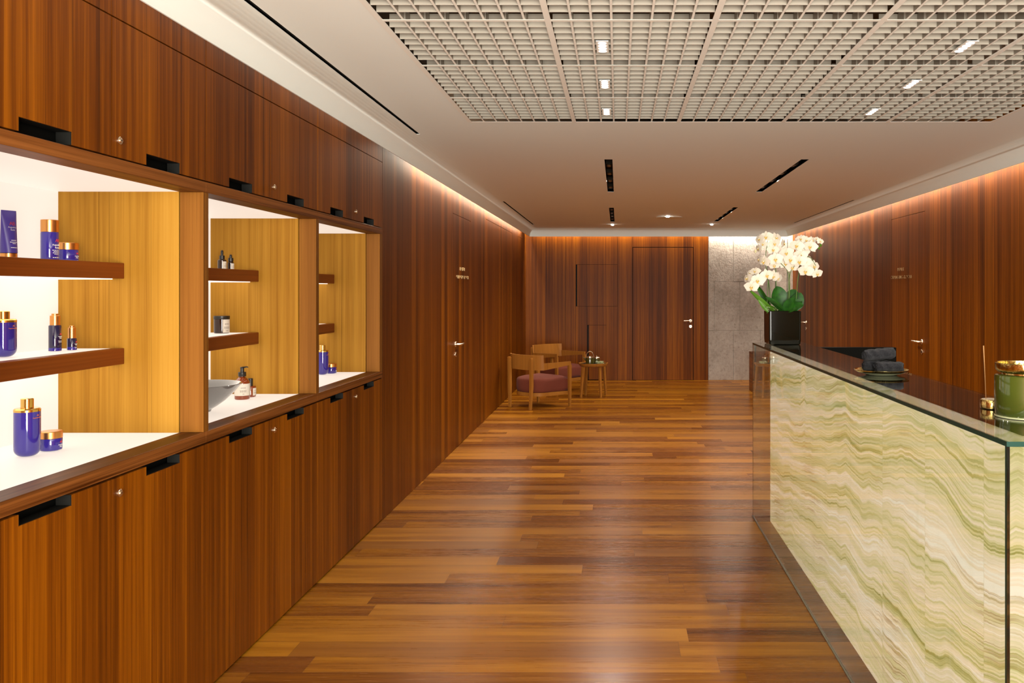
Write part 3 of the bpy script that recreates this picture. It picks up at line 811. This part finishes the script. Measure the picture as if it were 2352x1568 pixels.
# ------------------------------------------------------------------ things on the desk
GTZ = GT + .0005
def mk_gold(name, base):
    t = NT(name); x, y, z = t.coords()
    n = t.noise(t.vec(x, y, t.m('MULTIPLY', z, .6)), 120, 3, .6)
    c = t.ramp(n, [(.35, tuple(k*.55 for k in base)), (.6, base)])
    return t.bsdf(col=c, rough=.16, metal=1., normal=t.bump(n, .5, .002))
M['hgold'] = mk_gold('hammered_gold', (.72,.55,.20))
loc = Vector((1.122, 3.67, GTZ))
M['celadon'] = glossy('celadon_glaze', (.36,.38,.22), .08)
t_ = thing('round_plate', loc, 'round celadon plate with gilded rim under the rolled towels', 'plate')
MB().lathe([(.062,0),(.066,.001),(.070,.004),(.096,.0095),(.100,.012),(.1,.0125),(.07,.0085),(.02,.007),(.001,.007)], c=loc, n=72, cap1=False).build('body', M['celadon'], t_)
MB().lathe([(.0985,.0112),(.111,.0185),(.1125,.0225),(.1105,.0232),(.107,.018),(.0975,.0128)], c=loc, n=72, cap0=False, cap1=False).build('gilded_rim', M['hgold'], t_)
def mk_towel():
    t = NT('charcoal_terry'); x, y, z = t.coords()
    n = t.noise(t.vec(x, y, z), 420, 3, .7); n2 = t.noise(t.vec(x, y, z), 60, 2, .6)
    c = t.ramp(n, [(.35, (.004,.004,.005)), (.55, (.012,.012,.015)), (.75, (.032,.032,.038))])
    return t.bsdf(col=c, rough=1., spec=.1, sheen=.12, normal=t.bump(t.m('ADD', n, n2), 1., .004))
M['towel'] = mk_towel()
def towel(name, c, L, w, h, rz, tilt, label, sd):
    rnd = random.Random(sd)
    th = .0085; turns = 2.35
    def sp(a, off):
        r = 1 - (turns*2*pi - a)/(turns*2*pi)*.92
        rr = r*1.0
        return Vector((0, (w/2-off)*rr*cos(a), (h/2-off)*rr*sin(a)))
    N = 90
    outer = []; inner = []
    for k in range(N+1):
        a = turns*2*pi*k/N
        r = .10 + .90*a/(turns*2*pi)
        sq = 1 + .10*abs(sin(2*a))                      # slightly squared section
        outer.append(Vector((0, w/2*r*cos(a-1.9)*sq, h/2*r*sin(a-1.9)*sq)))
        ri = max(r - .30*1.0/turns*2.0*.62, .02)
        inner.append(Vector((0, w/2*ri*cos(a-1.9)*sq, h/2*ri*sin(a-1.9)*sq)))
    sec = outer + inner[::-1]
    loops = []
    NL = 26
    for i in range(NL+1):
        f = i/NL; x = -L/2 + L*f
        e = 1 - .10*max(0, 1-min(f, 1-f)*14)**2
        loops.append([Vector((x + (.0035*sin(7*q.y/w*3+sd) if i in (0, NL) else 0), q.y*e + .0012*sin(19*f+sd+q.z*90), q.z*e + .0012*sin(23*f+q.y*80+sd))) for q in sec])
    b = MB(); b.loft(loops)
    vs = []
    for v in b.v:
        n_ = (math.sin(v.x*1311+v.y*1733)*math.sin(v.z*1499+v.x*907))
        vs.append(v + Vector((0, v.y, v.z)).normalized()*n_*.0007)
    b.v = vs
    # fringe of terry loops round both ends
    o = b.build(name, M['towel'], label=label, cat='towel', group='rolled charcoal towels', sharp=80)
    o.location = c; o.rotation_euler = (0, tilt, rz)
    return o
pz = GTZ + .0085
towel('rolled_towel', (1.142, 3.632, pz+.029), .112, .060, .054, radians(4), 0, 'dark grey rolled towel in front on the gilded plate', 1)
towel('rolled_towel', (1.112, 3.698, pz+.029), .112, .060, .054, radians(-4), 0, 'dark grey rolled towel at the back of the plate, its coiled end showing at left', 2)
towel('rolled_towel', (1.110, 3.668, pz+.081), .126, .064, .058, radians(3), radians(-5), 'dark grey rolled towel lying on top of the other two', 3)

loc = Vector((1.137, 2.62, GTZ))
t_ = thing('incense_holder', loc, 'low hammered gold incense holder on the desk beside the green canister', 'incense holder')
b = MB(); b.lathe([(.030,0),(.033,.0015),(.0335,.004),(.0335,.026),(.032,.0282),(.030,.0272),(.001,.0268)], c=loc, n=56, cap1=False); b.build('body', M['hgold'], t_)
M['sand'] = plain('incense_ash', (.30,.24,.16), .9)
MB().lathe([(.0295,.0275),(.0285,.0288),(.001,.0290)], c=loc, n=40, cap0=False, cap1=False).build('ash', M['sand'], t_)
p0 = at(2265, 915, 2.615); p0.z = loc.z+.022; p1 = at(2259, 793.5, 2.60)
M['incense'] = plain('incense_stick', (.30,.15,.05), .8)
b = MB(); b.tube([p0, p0.lerp(p1, .5), p1], [.0010, .0014, .0016], 8); b.build('incense_stick', M['incense'], label='thin brown incense stick standing upright in the gold holder', cat='incense stick', origin=p0)
loc = Vector((1.160, 2.45, GTZ))
t_ = thing('green_canister', loc, 'tall olive green glazed canister with a hammered gold bowl lid, right end of desk', 'canister')
M['olive'] = glossy('olive_green_glaze', (.034,.046,.006), .07)
r = .083
MB().lathe([(r-.012,0),(r-.004,.0015),(r-.001,.004),(r-.003,.008),(r-.0015,.014),(r,.03),(r,.112),(r-.001,.118),(r-.005,.1205),(r-.018,.1205)], c=loc, n=88).build('body', M['olive'], t_)
MB().lathe([(r-.0025,.0004),(r+.0005,.0006),(r+.0008,.0035),(r-.001,.005)], c=loc, n=88, cap0=False, cap1=False).build('foot_ring', M['celadon'], t_)
b = MB(); b.lathe([(r-.020,.1207),(r-.020,.1245),(r-.010,.1265),(r-.0035,.133),(r-.0020,.140),(r-.0020,.1520),(r-.0035,.1535),(r-.0055,.1520),(r-.006,.141),(r-.015,.131),(.001,.129)], c=loc, n=88, cap1=False)
b.build('gold_lid', M['hgold'], t_)

# ------------------------------------------------------------------ orchid
PX0, PX1, PYa, PYb = .995, 1.207, 5.666, 5.878
pc = Vector(((PX0+PX1)/2, (PYa+PYb)/2, GTZ))
orch = thing('potted_orchid', pc, 'white moth orchid in a square glossy black pot at the far end of the desk', 'plant')
b = MB()
def sq(x0, x1, y0, y1, z, r=.012, n=5):
    out = []
    for cx_, cy_, a0 in ((x1-r, y1-r, 0), (x0+r, y1-r, pi/2), (x0+r, y0+r, pi), (x1-r, y0+r, 3*pi/2)):
        for k in range(n+1):
            a = a0+pi/2*k/n; out.append((cx_+r*cos(a), cy_+r*sin(a), z))
    return out
def ins(e, z, r=.012): return sq(PX0+e, PX1-e, PYa+e, PYb-e, z, r)
H = .222
b.loft([ins(.010, GTZ+.0), ins(.004, GTZ+.004), ins(.001, GTZ+.03), ins(0, GTZ+H-.003), ins(.0015, GTZ+H), ins(.009, GTZ+H), ins(.011, GTZ+H-.03)], smooth=False)
b.build('pot', M['lacquer'], orch, sharp=50)
M['soil'] = plain('bark_soil', (.05,.03,.015), .95)
MB().box(PX0+.012, PX1-.012, PYa+.012, PYb-.012, GTZ+H-.045, GTZ+H-.028).build('soil', M['soil'], orch)
def mk_leaf():
    t = NT('orchid_leaf'); x, y, z = t.coords()
    n = t.noise(t.vec(x, y, z), 30, 2, .5)
    c = t.ramp(n, [(.3, (.006,.040,.003)), (.7, (.018,.10,.006))])
    return t.bsdf(col=c, rough=.45, spec=.3)
M['leaf'] = mk_leaf()
M['leaf_l'] = plain('young_orchid_leaf', (.07,.19,.008), .35, coat=.3)
M['stem'] = plain('orchid_stem', (.07,.14,.025), .4)
M['cane'] = plain('support_stake', (.02,.022,.012), .6)
zt = GTZ+H-.02
def PT(px, py, dy=0): return at(px, py, 5.77+dy)
def leaf(base, tip, w, face, mat='leaf', bow=.03, fold=.25):
    """long rounded blade from base to tip; face = rough normal of its upper side"""
    base, tip, face = Vector(base), Vector(tip), Vector(face).normalized()
    d = tip-base; L_ = d.length; dn = d.normalized()
    side = dn.cross(face).normalized(); up = side.cross(dn).normalized()
    N = 16; K = 8; rows = []; rows2 = []
    for i in range(N+1):
        f = i/N
        c = base + d*f + up*bow*4*f*(1-f)
        ww = w/2*(math.sin(pi*min(1, f*.93+.07))**.55)*(.45+.55*min(1, f*2.2)) if f < .999 else .0008
        row = []
        for k in range(K+1):
            u = -1+2*k/K
            row.append(c + side*ww*u + up*(abs(u)**1.5)*ww*fold)
        rows.append(row)
    b = MB()
    vs = [p for r_ in rows for p in r_] + [p - up*.0022 for r_ in rows for p in r_]
    n = (N+1)*(K+1); fs = []
    for i in range(N):
        for k in range(K):
            a = i*(K+1)+k
            fs.append((a, a+1, a+K+2, a+K+1)); fs.append((n+a, n+a+K+1, n+a+K+2, n+a+1))
    for i in range(N):
        for a in (i*(K+1), i*(K+1)+K):
            c2 = a+K+1; fs.append((a, c2, n+c2, n+a))
    for k in range(K):
        for a in (k, N*(K+1)+k): fs.append((a, a+1, n+a+1, n+a))
    b.add(vs, fs, 0, True)
    b.build('leaf', M[mat], orch, origin=base, sharp=60)
cb = Vector((pc.x, pc.y, zt))
def cbp(px, dy=0): return Vector((at(px, 700, 5.77+dy).x, 5.77+dy, zt))
V = Vector
leaf(cbp(1786, -.03), PT(1722, 667, -.05), .050, (-.3,-.6,1), 'leaf_l', bow=-.010, fold=.35)
leaf(cbp(1776, .03), PT(1733, 648, .05), .042, (-.7,-.3,.6), 'leaf', bow=-.012, fold=.3)
leaf(cbp(1768, -.05), PT(1742, 688, -.06), .030, (-.5,-.8,.6), 'leaf_l', bow=0)
leaf(cbp(1802, .0), PT(1784, 657, .0), .125, (.1,-1,.15), 'leaf', bow=-.012, fold=.18)
leaf(cbp(1806, .05), PT(1826, 664, .07), .115, (-.1,-1,.2), 'leaf', bow=.01, fold=.18)
leaf(cbp(1815, .03), PT(1840, 672, .03), .10, (.1,-1,.2), 'leaf', bow=.01, fold=.18)
leaf(cbp(1796, -.04), PT(1826, 684, -.10), .075, (-.35,-1,.55), 'leaf', bow=.0, fold=.2)
leaf(cbp(1800, -.05), PT(1846, 700, -.11), .090, (.0,-.8,.9), 'leaf', bow=.02, fold=.2)
leaf(cbp(1806, -.02), PT(1842, 690, -.04), .085, (.1,-.8,.7), 'leaf', bow=.02, fold=.2)
leaf(cbp(1800, -.03), PT(1758, 682, -.06), .05, (-.2,-.7,.8), 'leaf', bow=.012, fold=.25)
leaf(cbp(1806, -.04), PT(1766, 690, -.09), .045, (-.1,-.6,.9), 'leaf', bow=.015, fold=.25)
leaf(cbp(1790, -.05), PT(1757, 705, -.10), .045, (-.1,-.5,1), 'leaf_l', bow=.018, fold=.25)
leaf(cbp(1815, -.05), PT(1838, 706, -.11), .06, (.1,-.6,1), 'leaf', bow=.02, fold=.25)
def stem(pts, r=.0028, mat='stem', name='stem'):
    P = [V(p) for p in pts]; out = []
    for i in range(len(P)-1):                    # Catmull-Rom
        p0 = P[max(i-1, 0)]; p1 = P[i]; p2 = P[i+1]; p3 = P[min(i+2, len(P)-1)]
        for k in range(6):
            t = k/6
            out.append(.5*((2*p1)+(-p0+p2)*t+(2*p0-5*p1+4*p2-p3)*t*t+(-p0+3*p1-3*p2+p3)*t**3))
    out.append(P[-1])
    b = MB(); b.tube(out, [r*(1-.35*i/len(out)) for i in range(len(out))], 8)
    b.build(name, M[mat], orch, origin=P[0])
stem([cbp(1762,-.02), PT(1762,690,-.02), PT(1764,640,-.02), PT(1758,600,0), PT(1762,560,0), PT(1764,546,0)])
stem([cbp(1768,0), PT(1770,690,0), PT(1765,645,0), PT(1755,640,-.03), PT(1735,640,-.06), PT(1722,655,-.07)])
stem([cbp(1784,.02), PT(1783,680,.02), PT(1782,620,.02), PT(1780,575,.02), PT(1772,552,.0)], .003)
stem([cbp(1806,0), PT(1810,680,0), PT(1810,628,0), PT(1797,608,-.02), PT(1785,598,-.03)])
stem([cbp(1813,-.02), PT(1813,670,-.02), PT(1815,628,-.02), PT(1826,610,-.04), PT(1845,600,-.05)])
stem([cbp(1812,.03), PT(1814,660,.03), PT(1812,600,.03), PT(1822,565,.02), PT(1850,560,.0), PT(1880,566,-.01)], .003)
stem([cbp(1826,0), PT(1829,680,0), PT(1834,630,0), PT(1842,595,-.01), PT(1860,590,-.02), PT(1874,610,-.03)])
stem([cbp(1766,.01), PT(1767,680,.01), PT(1762,600,.01)], .0022, 'cane', 'stake')
stem([cbp(1780,.03), PT(1781,650,.03), PT(1783,575,.03)], .0022, 'cane', 'stake')
stem([cbp(1808,.01), PT(1808,640,.01), PT(1809,549,.01)], .0024, 'cane', 'stake')
stem([cbp(1832,.02), PT(1834,660,.02), PT(1838,600,.02)], .0022, 'cane', 'stake')

def mk_petal():
    t = NT('white_orchid_petal'); x, y, z = t.coords()
    r_ = t.m('POWER', t.m('ADD', t.m('MULTIPLY', x, x), t.m('MULTIPLY', z, z)), .5)
    c = t.ramp(t.m('MULTIPLY', r_, 22), [(0, (.50,.50,.16)), (.2, (.66,.58,.42)), (.5, (.70,.63,.52))])
    return t.bsdf(col=c, rough=.55, sss=.0)
M['petal'] = mk_petal()
M['lip'] = plain('orchid_lip', (.62,.42,.10), .5)
M['lipw'] = plain('orchid_lip_white', (.80,.72,.55), .5)
def petal(b, ang, ln, wd, cup=.2, pinch=.35, off=.0, mi=0, back=0.):
    """petal in the XZ plane (front is -Y) pointing along ang"""
    N, K = 9, 8; vs = []
    ca, sa = cos(ang), sin(ang)
    for i in range(N+1):
        f = i/N
        w = wd/2*(math.sin(pi*min(1, (f*.86+.14)))**.7)*(pinch+(1-pinch)*min(1, f*2.4)) if i < N else wd*.12
        for k in range(K+1):
            u = -1+2*k/K
            x_ = ln*f - (abs(u)**2.5)*ln*.05; s_ = w*u
            y_ = off + cup*ln*(f**2) - cup*.5*w*u*u + back*ln*f
            vs.append((x_*ca - s_*sa, y_, x_*sa + s_*ca))
    n = (N+1)*(K+1); fs = []
    vs2 = [(p[0], p[1]+.0006, p[2]) for p in vs]
    for i in range(N):
        for k in range(K):
            a = i*(K+1)+k
            fs.append((a, a+1, a+K+2, a+K+1)); fs.append((n+a, n+a+K+1, n+a+K+2, n+a+1))
    b.add(vs+vs2, fs, mi, True)
fl = MB()
for a in (90, 218, 322): petal(fl, radians(a), .041, .030, .15, .5, .003)
for a in (10, 170): petal(fl, radians(a), .047, .052, .12, .35, -.001)
flower = fl.build('flower', M['petal'], orch, local=True, sharp=80, flip=False)
lp = MB()
petal(lp, radians(270), .018, .012, -.5, .5, -.004, 0)
petal(lp, radians(205), .011, .009, -.9, .6, -.004, 0); petal(lp, radians(335), .011, .009, -.9, .6, -.004, 0)
lp.lathe([(.0035,-.004),(.0048,0),(.003,.005),(.001,.006)], M=Matrix.Translation((0,-.006,.002)) @ Matrix.Rotation(pi/2, 4, 'X'), n=12, mi=1)
lip = lp.build('lip', [M['lip'], M['lipw']], flower, local=True, sharp=80, flip=False)
# (px, py) in the crop of the flowers, facing left/right, size
FLW = [(520,180,-.2,.2,1,0),(405,215,-.9,.1,.85,.02),(690,195,.9,.3,.95,.03),(660,290,.6,-.3,.9,.02),(820,290,1.6,0,.8,.05),(390,375,-1.2,-.3,.75,.01),(470,300,-.5,0,.7,.03),
       (485,600,-.7,-.3,1,-.02),(400,565,-1.3,0,.7,0),(680,560,.1,0,1.12,-.04),(640,400,.2,.2,.9,.02),(660,665,.1,-.5,.85,.01),(560,640,.2,0,.5,.03),
       (870,455,-.2,.1,1.05,-.01),(850,630,.2,-.1,1,.02),(1050,330,-.15,.2,1.05,-.01),(1280,345,-.2,0,1.05,-.03),(1150,430,.1,0,1,.01),(945,570,-.1,.1,1.1,-.03),(970,700,.1,-.3,.95,0),
       (1095,600,-.2,0,1.1,-.05),(1200,765,-.15,-.2,1.1,-.06),(1110,490,-.1,.2,1,-.02),(1190,600,.3,.1,1,-.02),(1340,680,.9,0,1,.0),(1395,810,.5,-.3,.85,-.01),(1250,560,1.2,.3,.8,.03),
       (375,925,.1,-.1,1.1,-.05),(270,1035,-.1,-.2,1.05,-.07),(200,890,-1.1,.1,.95,-.03),(330,770,-.4,.6,.85,0),(530,840,.4,0,1.05,-.02),(640,850,.6,-.1,1,.03),(720,880,1.0,-.2,.9,.05),(245,800,-.9,.4,.7,.02),
       (1120,215,-.2,.5,.85,.03),(1210,240,.3,.4,.85,.02),(1310,240,.8,.3,.75,.03),(1450,255,.6,.2,.55,.0),(1385,215,-.4,.3,.42,.01)]
rnd = random.Random(4)
for i, (cx_, cy_, yaw, pitch, sc, dy) in enumerate(FLW):
    px, py = 1690+cx_/7.467, 520+cy_/7.467
    o = flower if i == 0 else copy_tree(flower, orch)
    p = at(px, py, 5.74+dy)
    o.location = p - pc
    o.rotation_euler = (Matrix.Rotation(yaw*.8-.25, 4, 'Z') @ Matrix.Rotation(-pitch*.8, 4, 'X') @ Matrix.Rotation(rnd.uniform(-.25,.25), 4, 'Y')).to_euler()
    o.scale = (sc*1.06,)*3
# buds
for (px, py, r_) in ((1882,552,.010),(1885,563,.0085),(1881,570,.007),(1735,577,.012)):
    b = MB(); c_ = PT(px, py, -.01)
    b.lathe([(.001,-r_*1.3),(r_*.7,-r_*.8),(r_,0),(r_*.75,r_*.8),(.001,r_*1.35)], c=c_, n=14)
    b.build('bud', M['leaf_l'] if r_ < .009 else M['petal'], orch, origin=c_)
# ------------------------------------------------------------------ armchairs
M['fabric'] = None
def mk_fabric():
    t = NT('dusty_rose_fabric'); x, y, z = t.coords()
    n = t.noise(t.vec(x, y, z), 300, 2, .6)
    c = t.ramp(n, [(.3, (.10,.022,.011)), (.7, (.155,.037,.020))])
    return t.bsdf(col=c, rough=.85, sheen=.03, spec=.2, normal=t.bump(n, .3, .001))
M['fabric'] = mk_fabric()
def armchair(label):
    a = thing('armchair', (0,0,0), label, 'armchair', 'low wooden armchairs')
    T = .022
    # plan of the band: from the right arm's rear end round the back
    pts = []
    for k in range(33):
        u = -1 + 2*k/32
        ang = u*1.28
        pts.append((.335*sin(ang)/sin(1.28), -.315 + (1-cos(ang))/(1-cos(1.28))*.115))
    def offs(pts, d):
        out = []
        for i, p in enumerate(pts):
            q0 = pts[max(i-1,0)]; q1 = pts[min(i+1, len(pts)-1)]
            tx, ty = q1[0]-q0[0], q1[1]-q0[1]; l = math.hypot(tx, ty)
            out.append((p[0]-ty/l*d, p[1]+tx/l*d))
        return out
    inn, outr = offs(pts, T), pts
    loops = []
    for i in range(len(pts)):
        o_, n_ = outr[i], inn[i]
        lean = .012
        loops.append([(o_[0], o_[1]-lean, .703), (n_[0], n_[1]-lean, .703), (n_[0], n_[1], .507), (o_[0], o_[1], .507)])
    MB().loft(loops, smooth=True).build('backrest', M['chairwood'], a, local=True, sharp=50)
    for s in (-1, 1):
        loops = []
        for k in range(13):
            f = k/12
            x = s*(.333 - .004*f + .003*sin(pi*f)); y = -.205 + .49*f
            zb = .508 + .044*f
            xi = x - s*T
            loops.append([(x, y, .597), (xi, y, .597), (xi, y, zb), (x, y, zb)])
        MB().loft(loops, smooth=True).build('armrest', M['chairwood'], a, local=True, sharp=50)
        # front leg
        b = MB(); x = s*.318
        loops = []
        for z, w_, d_, yy in ((0,.026,.030,.272), (.25,.034,.040,.270), (.5515,.034,.046,.268)):
            loops.append([(x-w_/2, yy-d_/2, z), (x+w_/2, yy-d_/2, z), (x+w_/2, yy+d_/2, z), (x-w_/2, yy+d_/2, z)])
        b.loft(loops, smooth=False).build('leg', M['chairwood'], a, local=True)
        loops = []
        for z, w_, x_, yy in ((0,.030,.205,-.325), (.30,.040,.218,-.318), (.655,.038,.220,-.322), (.668,.030,.220,-.322)):
            x2 = s*x_
            loops.append([(x2-w_/2, yy-w_/2, z), (x2+w_/2, yy-w_/2, z), (x2+w_/2, yy+w_/2, z), (x2-w_/2, yy+w_/2, z)])
        b = MB().loft(loops, smooth=False); b.build('leg', M['chairwood'], a, local=True)
    def plan(sc, inset=0, n=40):
        out = []
        hw_f, hw_b, yf, yb, rb = .300, .215, .262, -.27, .14
        P = []
        P += [(-hw_f, yf), (hw_f, yf)]
        for k in range(1, 5): P.append((hw_f-(hw_f-.262)*k/4, yf-(yf+.10)*k/4))
        for k in range(1, 13):
            t = pi/2*k/12; P.append((.262*cos(t), -.10-.175*sin(t)))
        for k in range(11, -1, -1):
            t = pi/2*k/12; P.append((-.262*cos(t), -.10-.175*sin(t)))
        for k in range(3, -1, -1): P.append((-(hw_f-(hw_f-.262)*k/4), yf-(yf+.10)*k/4))
        P = P[:-1]
        cx_, cy_ = 0, 0
        for x, y in P:
            l = math.hypot(x, y); out.append((x*(1-inset/l), y*(1-inset/l)))
        return out
    pl_ = lambda inset, z: [(x, y, z) for x, y in plan(1, inset)]
    MB().loft([pl_(.004, .158), pl_(0, .160), pl_(0, .204), pl_(.004, .206)], smooth=True).build('seat_frame', M['chairwood'], a, local=True, sharp=40)
    cr = [(.012,.207),(.002,.216),(-.002,.25),(-.004,.30),(-.002,.35),(.003,.372),(.014,.384),(.04,.395),(.09,.408),(.15,.416),(.20,.42)]
    MB().loft([pl_(i_, z) for i_, z in cr], smooth=True).build('seat_cushion', M['fabric'], a, local=True, sharp=80)
    return a
ch = armchair('low wooden armchair with dusty rose cushion, the nearer one, its back towards the room')
ch2 = copy_tree(ch)
ch.location = (-1.06, 11.55, 0); ch.rotation_euler.z = radians(46.7-90)
ch2['label'] = 'low wooden armchair farther back by the wall, partly hidden behind the nearer armchair'
ch2.location = (-.93, 13.30, 0); ch2.rotation_euler.z = radians(-38-90)

# ------------------------------------------------------------------ round side table and tea things
c = Vector((-.357, 12.58, 0)); TZ = .489
tb = thing('side_table', c, 'small round wooden side table with tray top holding the tea things', 'side table')
b = MB(); b.lathe([(.10,TZ-.045),(.190,TZ-.045),(.200,TZ-.040),(.2145,TZ-.004),(.2140,TZ),(.203,TZ),(.201,TZ-.012),(.10,TZ-.0125)], c=c, n=72)
b.build('tabletop', M['chairwood'], tb)
MB().lathe([(.2005,TZ-.0122),(.2005,TZ-.0105),(.05,TZ-.0105)], c=c, n=64).build('tray_inset', M['dark'], tb)
for (x, y) in ((-.531,12.43),(-.245,12.43),(-.477,12.74),(-.177,12.74)):
    d_ = V((x-c.x, y-c.y, 0)); d_n = d_.normalized()
    loops = []
    for f, w_ in ((0,.026),(1,.036)):
        p = c + d_*(1-.16*f) + V((0,0,(TZ-.0455)*f))
        s_ = V((-d_n.y, d_n.x, 0))
        loops.append([p+s_*w_/2+d_n*w_/2, p-s_*w_/2+d_n*w_/2, p-s_*w_/2-d_n*w_/2, p+s_*w_/2-d_n*w_/2])
    MB().loft(loops, smooth=False).build('leg', M['chairwood'], tb, origin=c+d_)
tz = TZ-.010
M['iron'] = plain('olive_glazed_teapot', (.045,.038,.006), .25, coat=.5)
M['tinrim'] = plain('pale_metal_rim', (.75,.66,.48), .25, metal=1.)
loc = V((-.404, 12.50, tz))
t_ = thing('teapot', loc, 'olive green teapot with an arched metal handle on the side table', 'teapot')
MB().lathe([(.054,0),(.0615,.003),(.0625,.012),(.0622,.088),(.060,.094)], c=loc, n=48).build('body', M['iron'], t_)
MB().lathe([(.0605,.092),(.0635,.0925),(.063,.0975),(.042,.101),(.041,.104),(.041,.110),(.038,.112)], c=loc, n=48).build('lid', M['tinrim'], t_)
b = MB(); b.tube([loc+V((-.055*cos(pi*k/16)*1.02, 0, .090+.088*sin(pi*k/16)+.005)) for k in range(17)], .0045, 10); b.build('handle', M['tinrim'], t_)
b = MB(); b.tube([loc+V((-.055,0,.055)), loc+V((-.075,0,.078)), loc+V((-.098,0,.100))], [.016,.010,.006], 12); b.build('spout', M['iron'], t_)
loc = V((-.310, 12.66, tz))
t_ = thing('tea_caddy', loc, 'small olive lidded pot behind the teapot on the side table', 'pot')
MB().lathe([(.042,0),(.046,.003),(.047,.065),(.044,.070)], c=loc, n=40).build('body', M['iron'], t_)
MB().lathe([(.0475,.069),(.048,.082),(.044,.088),(.018,.092),(.006,.094),(.008,.102),(.010,.107),(.002,.111)], c=loc, n=40).build('lid', M['tinrim'], t_)
def cup(loc, label, tilt=0):
    t_ = thing('tea_cup', loc, label, 'cup', 'small pale tea cups')
    MB().lathe([(.016,0),(.018,.002),(.030,.014),(.036,.028),(.0345,.0285),(.028,.015),(.002,.005)], c=loc, n=36, cap1=False).build('body', M['celadon'], t_)
loc = V((-.262, 12.53, tz))
b = MB(); b.lathe([(.035,0),(.045,.002),(.068,.011),(.0665,.0125),(.044,.0045),(.002,.004)], c=loc, n=44, cap1=False)
b.build('tea_saucer', M['celadon'], label='flat glossy saucer under the cups at the right of the side table', cat='saucer', origin=loc)
cup(V((-.292, 12.50, tz+.0065)), 'small pale tea cup next to the teapot')
cup(V((-.238, 12.555, tz+.0065)), 'small pale tea cup nearest the right rim of the side table')
# ------------------------------------------------------------------ light
def area(name, loc, sx, sy, power, col, rot=(0,0,0), spread=180):
    l = bpy.data.lights.new(name, 'AREA'); l.shape = 'RECTANGLE'; l.size = sx; l.size_y = sy
    l.energy = power; l.color = col; l.spread = radians(spread)
    o = bpy.data.objects.new(name, l); COL.objects.link(o); o.location = loc; o.rotation_euler = rot
    return o
def spot(name, loc, power, col, angle=70, blend=.6, r=.03, rot=(0,0,0)):
    l = bpy.data.lights.new(name, 'SPOT'); l.energy = power; l.color = col; l.spot_size = radians(angle); l.spot_blend = blend; l.shadow_soft_size = r
    o = bpy.data.objects.new(name, l); COL.objects.link(o); o.location = loc; o.rotation_euler = rot
    return o
WARM = (1, .84, .66); NEUT = (1, .90, .79)
K = 2.2
# cove lamps lie in the gap between ceiling lip and wall and shine down the walls
area('cove_lamp_left', ((XL+LX)/2-.008, 10.4, 2.66), .05, 7.6, 58*K, WARM, (0, radians(0), 0))
area('cove_lamp_left_near', ((XL+LX)/2-.008, 3.0, 2.66), .05, 5.2, 3.5*K, WARM)
area('cove_lamp_right', ((XR+RX)/2, 8.6, 2.66), .07, 11.6, 72*K, WARM)
area('cove_lamp_back', ((XL+XS)/2, (YB+BY)/2, 2.66), 3.0, .08, 18*K, WARM)
area('cove_lamp_stone', ((XS+XR)/2, (YB+BY)/2, 2.66), 1.35, .08, 20*K, (1,.86,.74))
# slot spots
for (x, ys_) in ((-.075, (7.4, 8.3, 9.0, 11.6, 12.6)), (1.505, (7.4, 8.3, 9.0, 11.6, 12.6))):
    for y in ys_: spot('slot_spot', (x, y, ZC+.012), 50*K, NEUT, 150, .9, .025)
for (x, y) in ((-.084, 13.75), (1.49, 13.68), (.706, 12.2)): spot('round_spot', (x, y, ZC-.012), 24*K, NEUT, 100, .8, .02)
for x in (-.066, 1.494):
    for y in LY[:6]: spot('grid_spot', (x, y, ZC-.012), 14*K, NEUT, 120, .9, .04)
# daylight through the window behind the camera
area('window_daylight', ((WX0+WX1)/2, YF-.01, 1.26), 3.8, 2.2, 960, (1,.96,.87), (radians(90), 0, 0))
w_ = bpy.data.worlds.new('World'); SC.world = w_; w_.use_nodes = True
bg = w_.node_tree.nodes['Background']; bg.inputs[0].default_value = (.85,.9,1,1); bg.inputs[1].default_value = 1.5

# ------------------------------------------------------------------ camera
cam = bpy.data.cameras.new('Camera'); co = bpy.data.objects.new('Camera', cam); COL.objects.link(co)
co.location = (0,0,1.55); co.rotation_euler = (radians(90), 0, 0)
cam.sensor_width = 36; cam.lens = 1980/2352*36
cam.shift_x = -(1419-1176)/2352; cam.shift_y = -(784-666)/2352
cam.clip_start = .05; cam.clip_end = 60
SC.camera = co
SC.view_settings.view_transform = 'Standard'; SC.view_settings.look = 'None'
SC.view_settings.gamma = 1; SC.view_settings.use_curve_mapping = False
SC.view_settings.exposure = 0.0
SC.cycles.use_denoising = True
SC.cycles.max_bounces = 9; SC.cycles.diffuse_bounces = 4; SC.cycles.glossy_bounces = 4; SC.cycles.transmission_bounces = 8
SC.cycles.sample_clamp_indirect = 6
SC.cycles.caustics_reflective = False; SC.cycles.caustics_refractive = False
SC.cycles.use_adaptive_sampling = True; SC.cycles.adaptive_threshold = .015
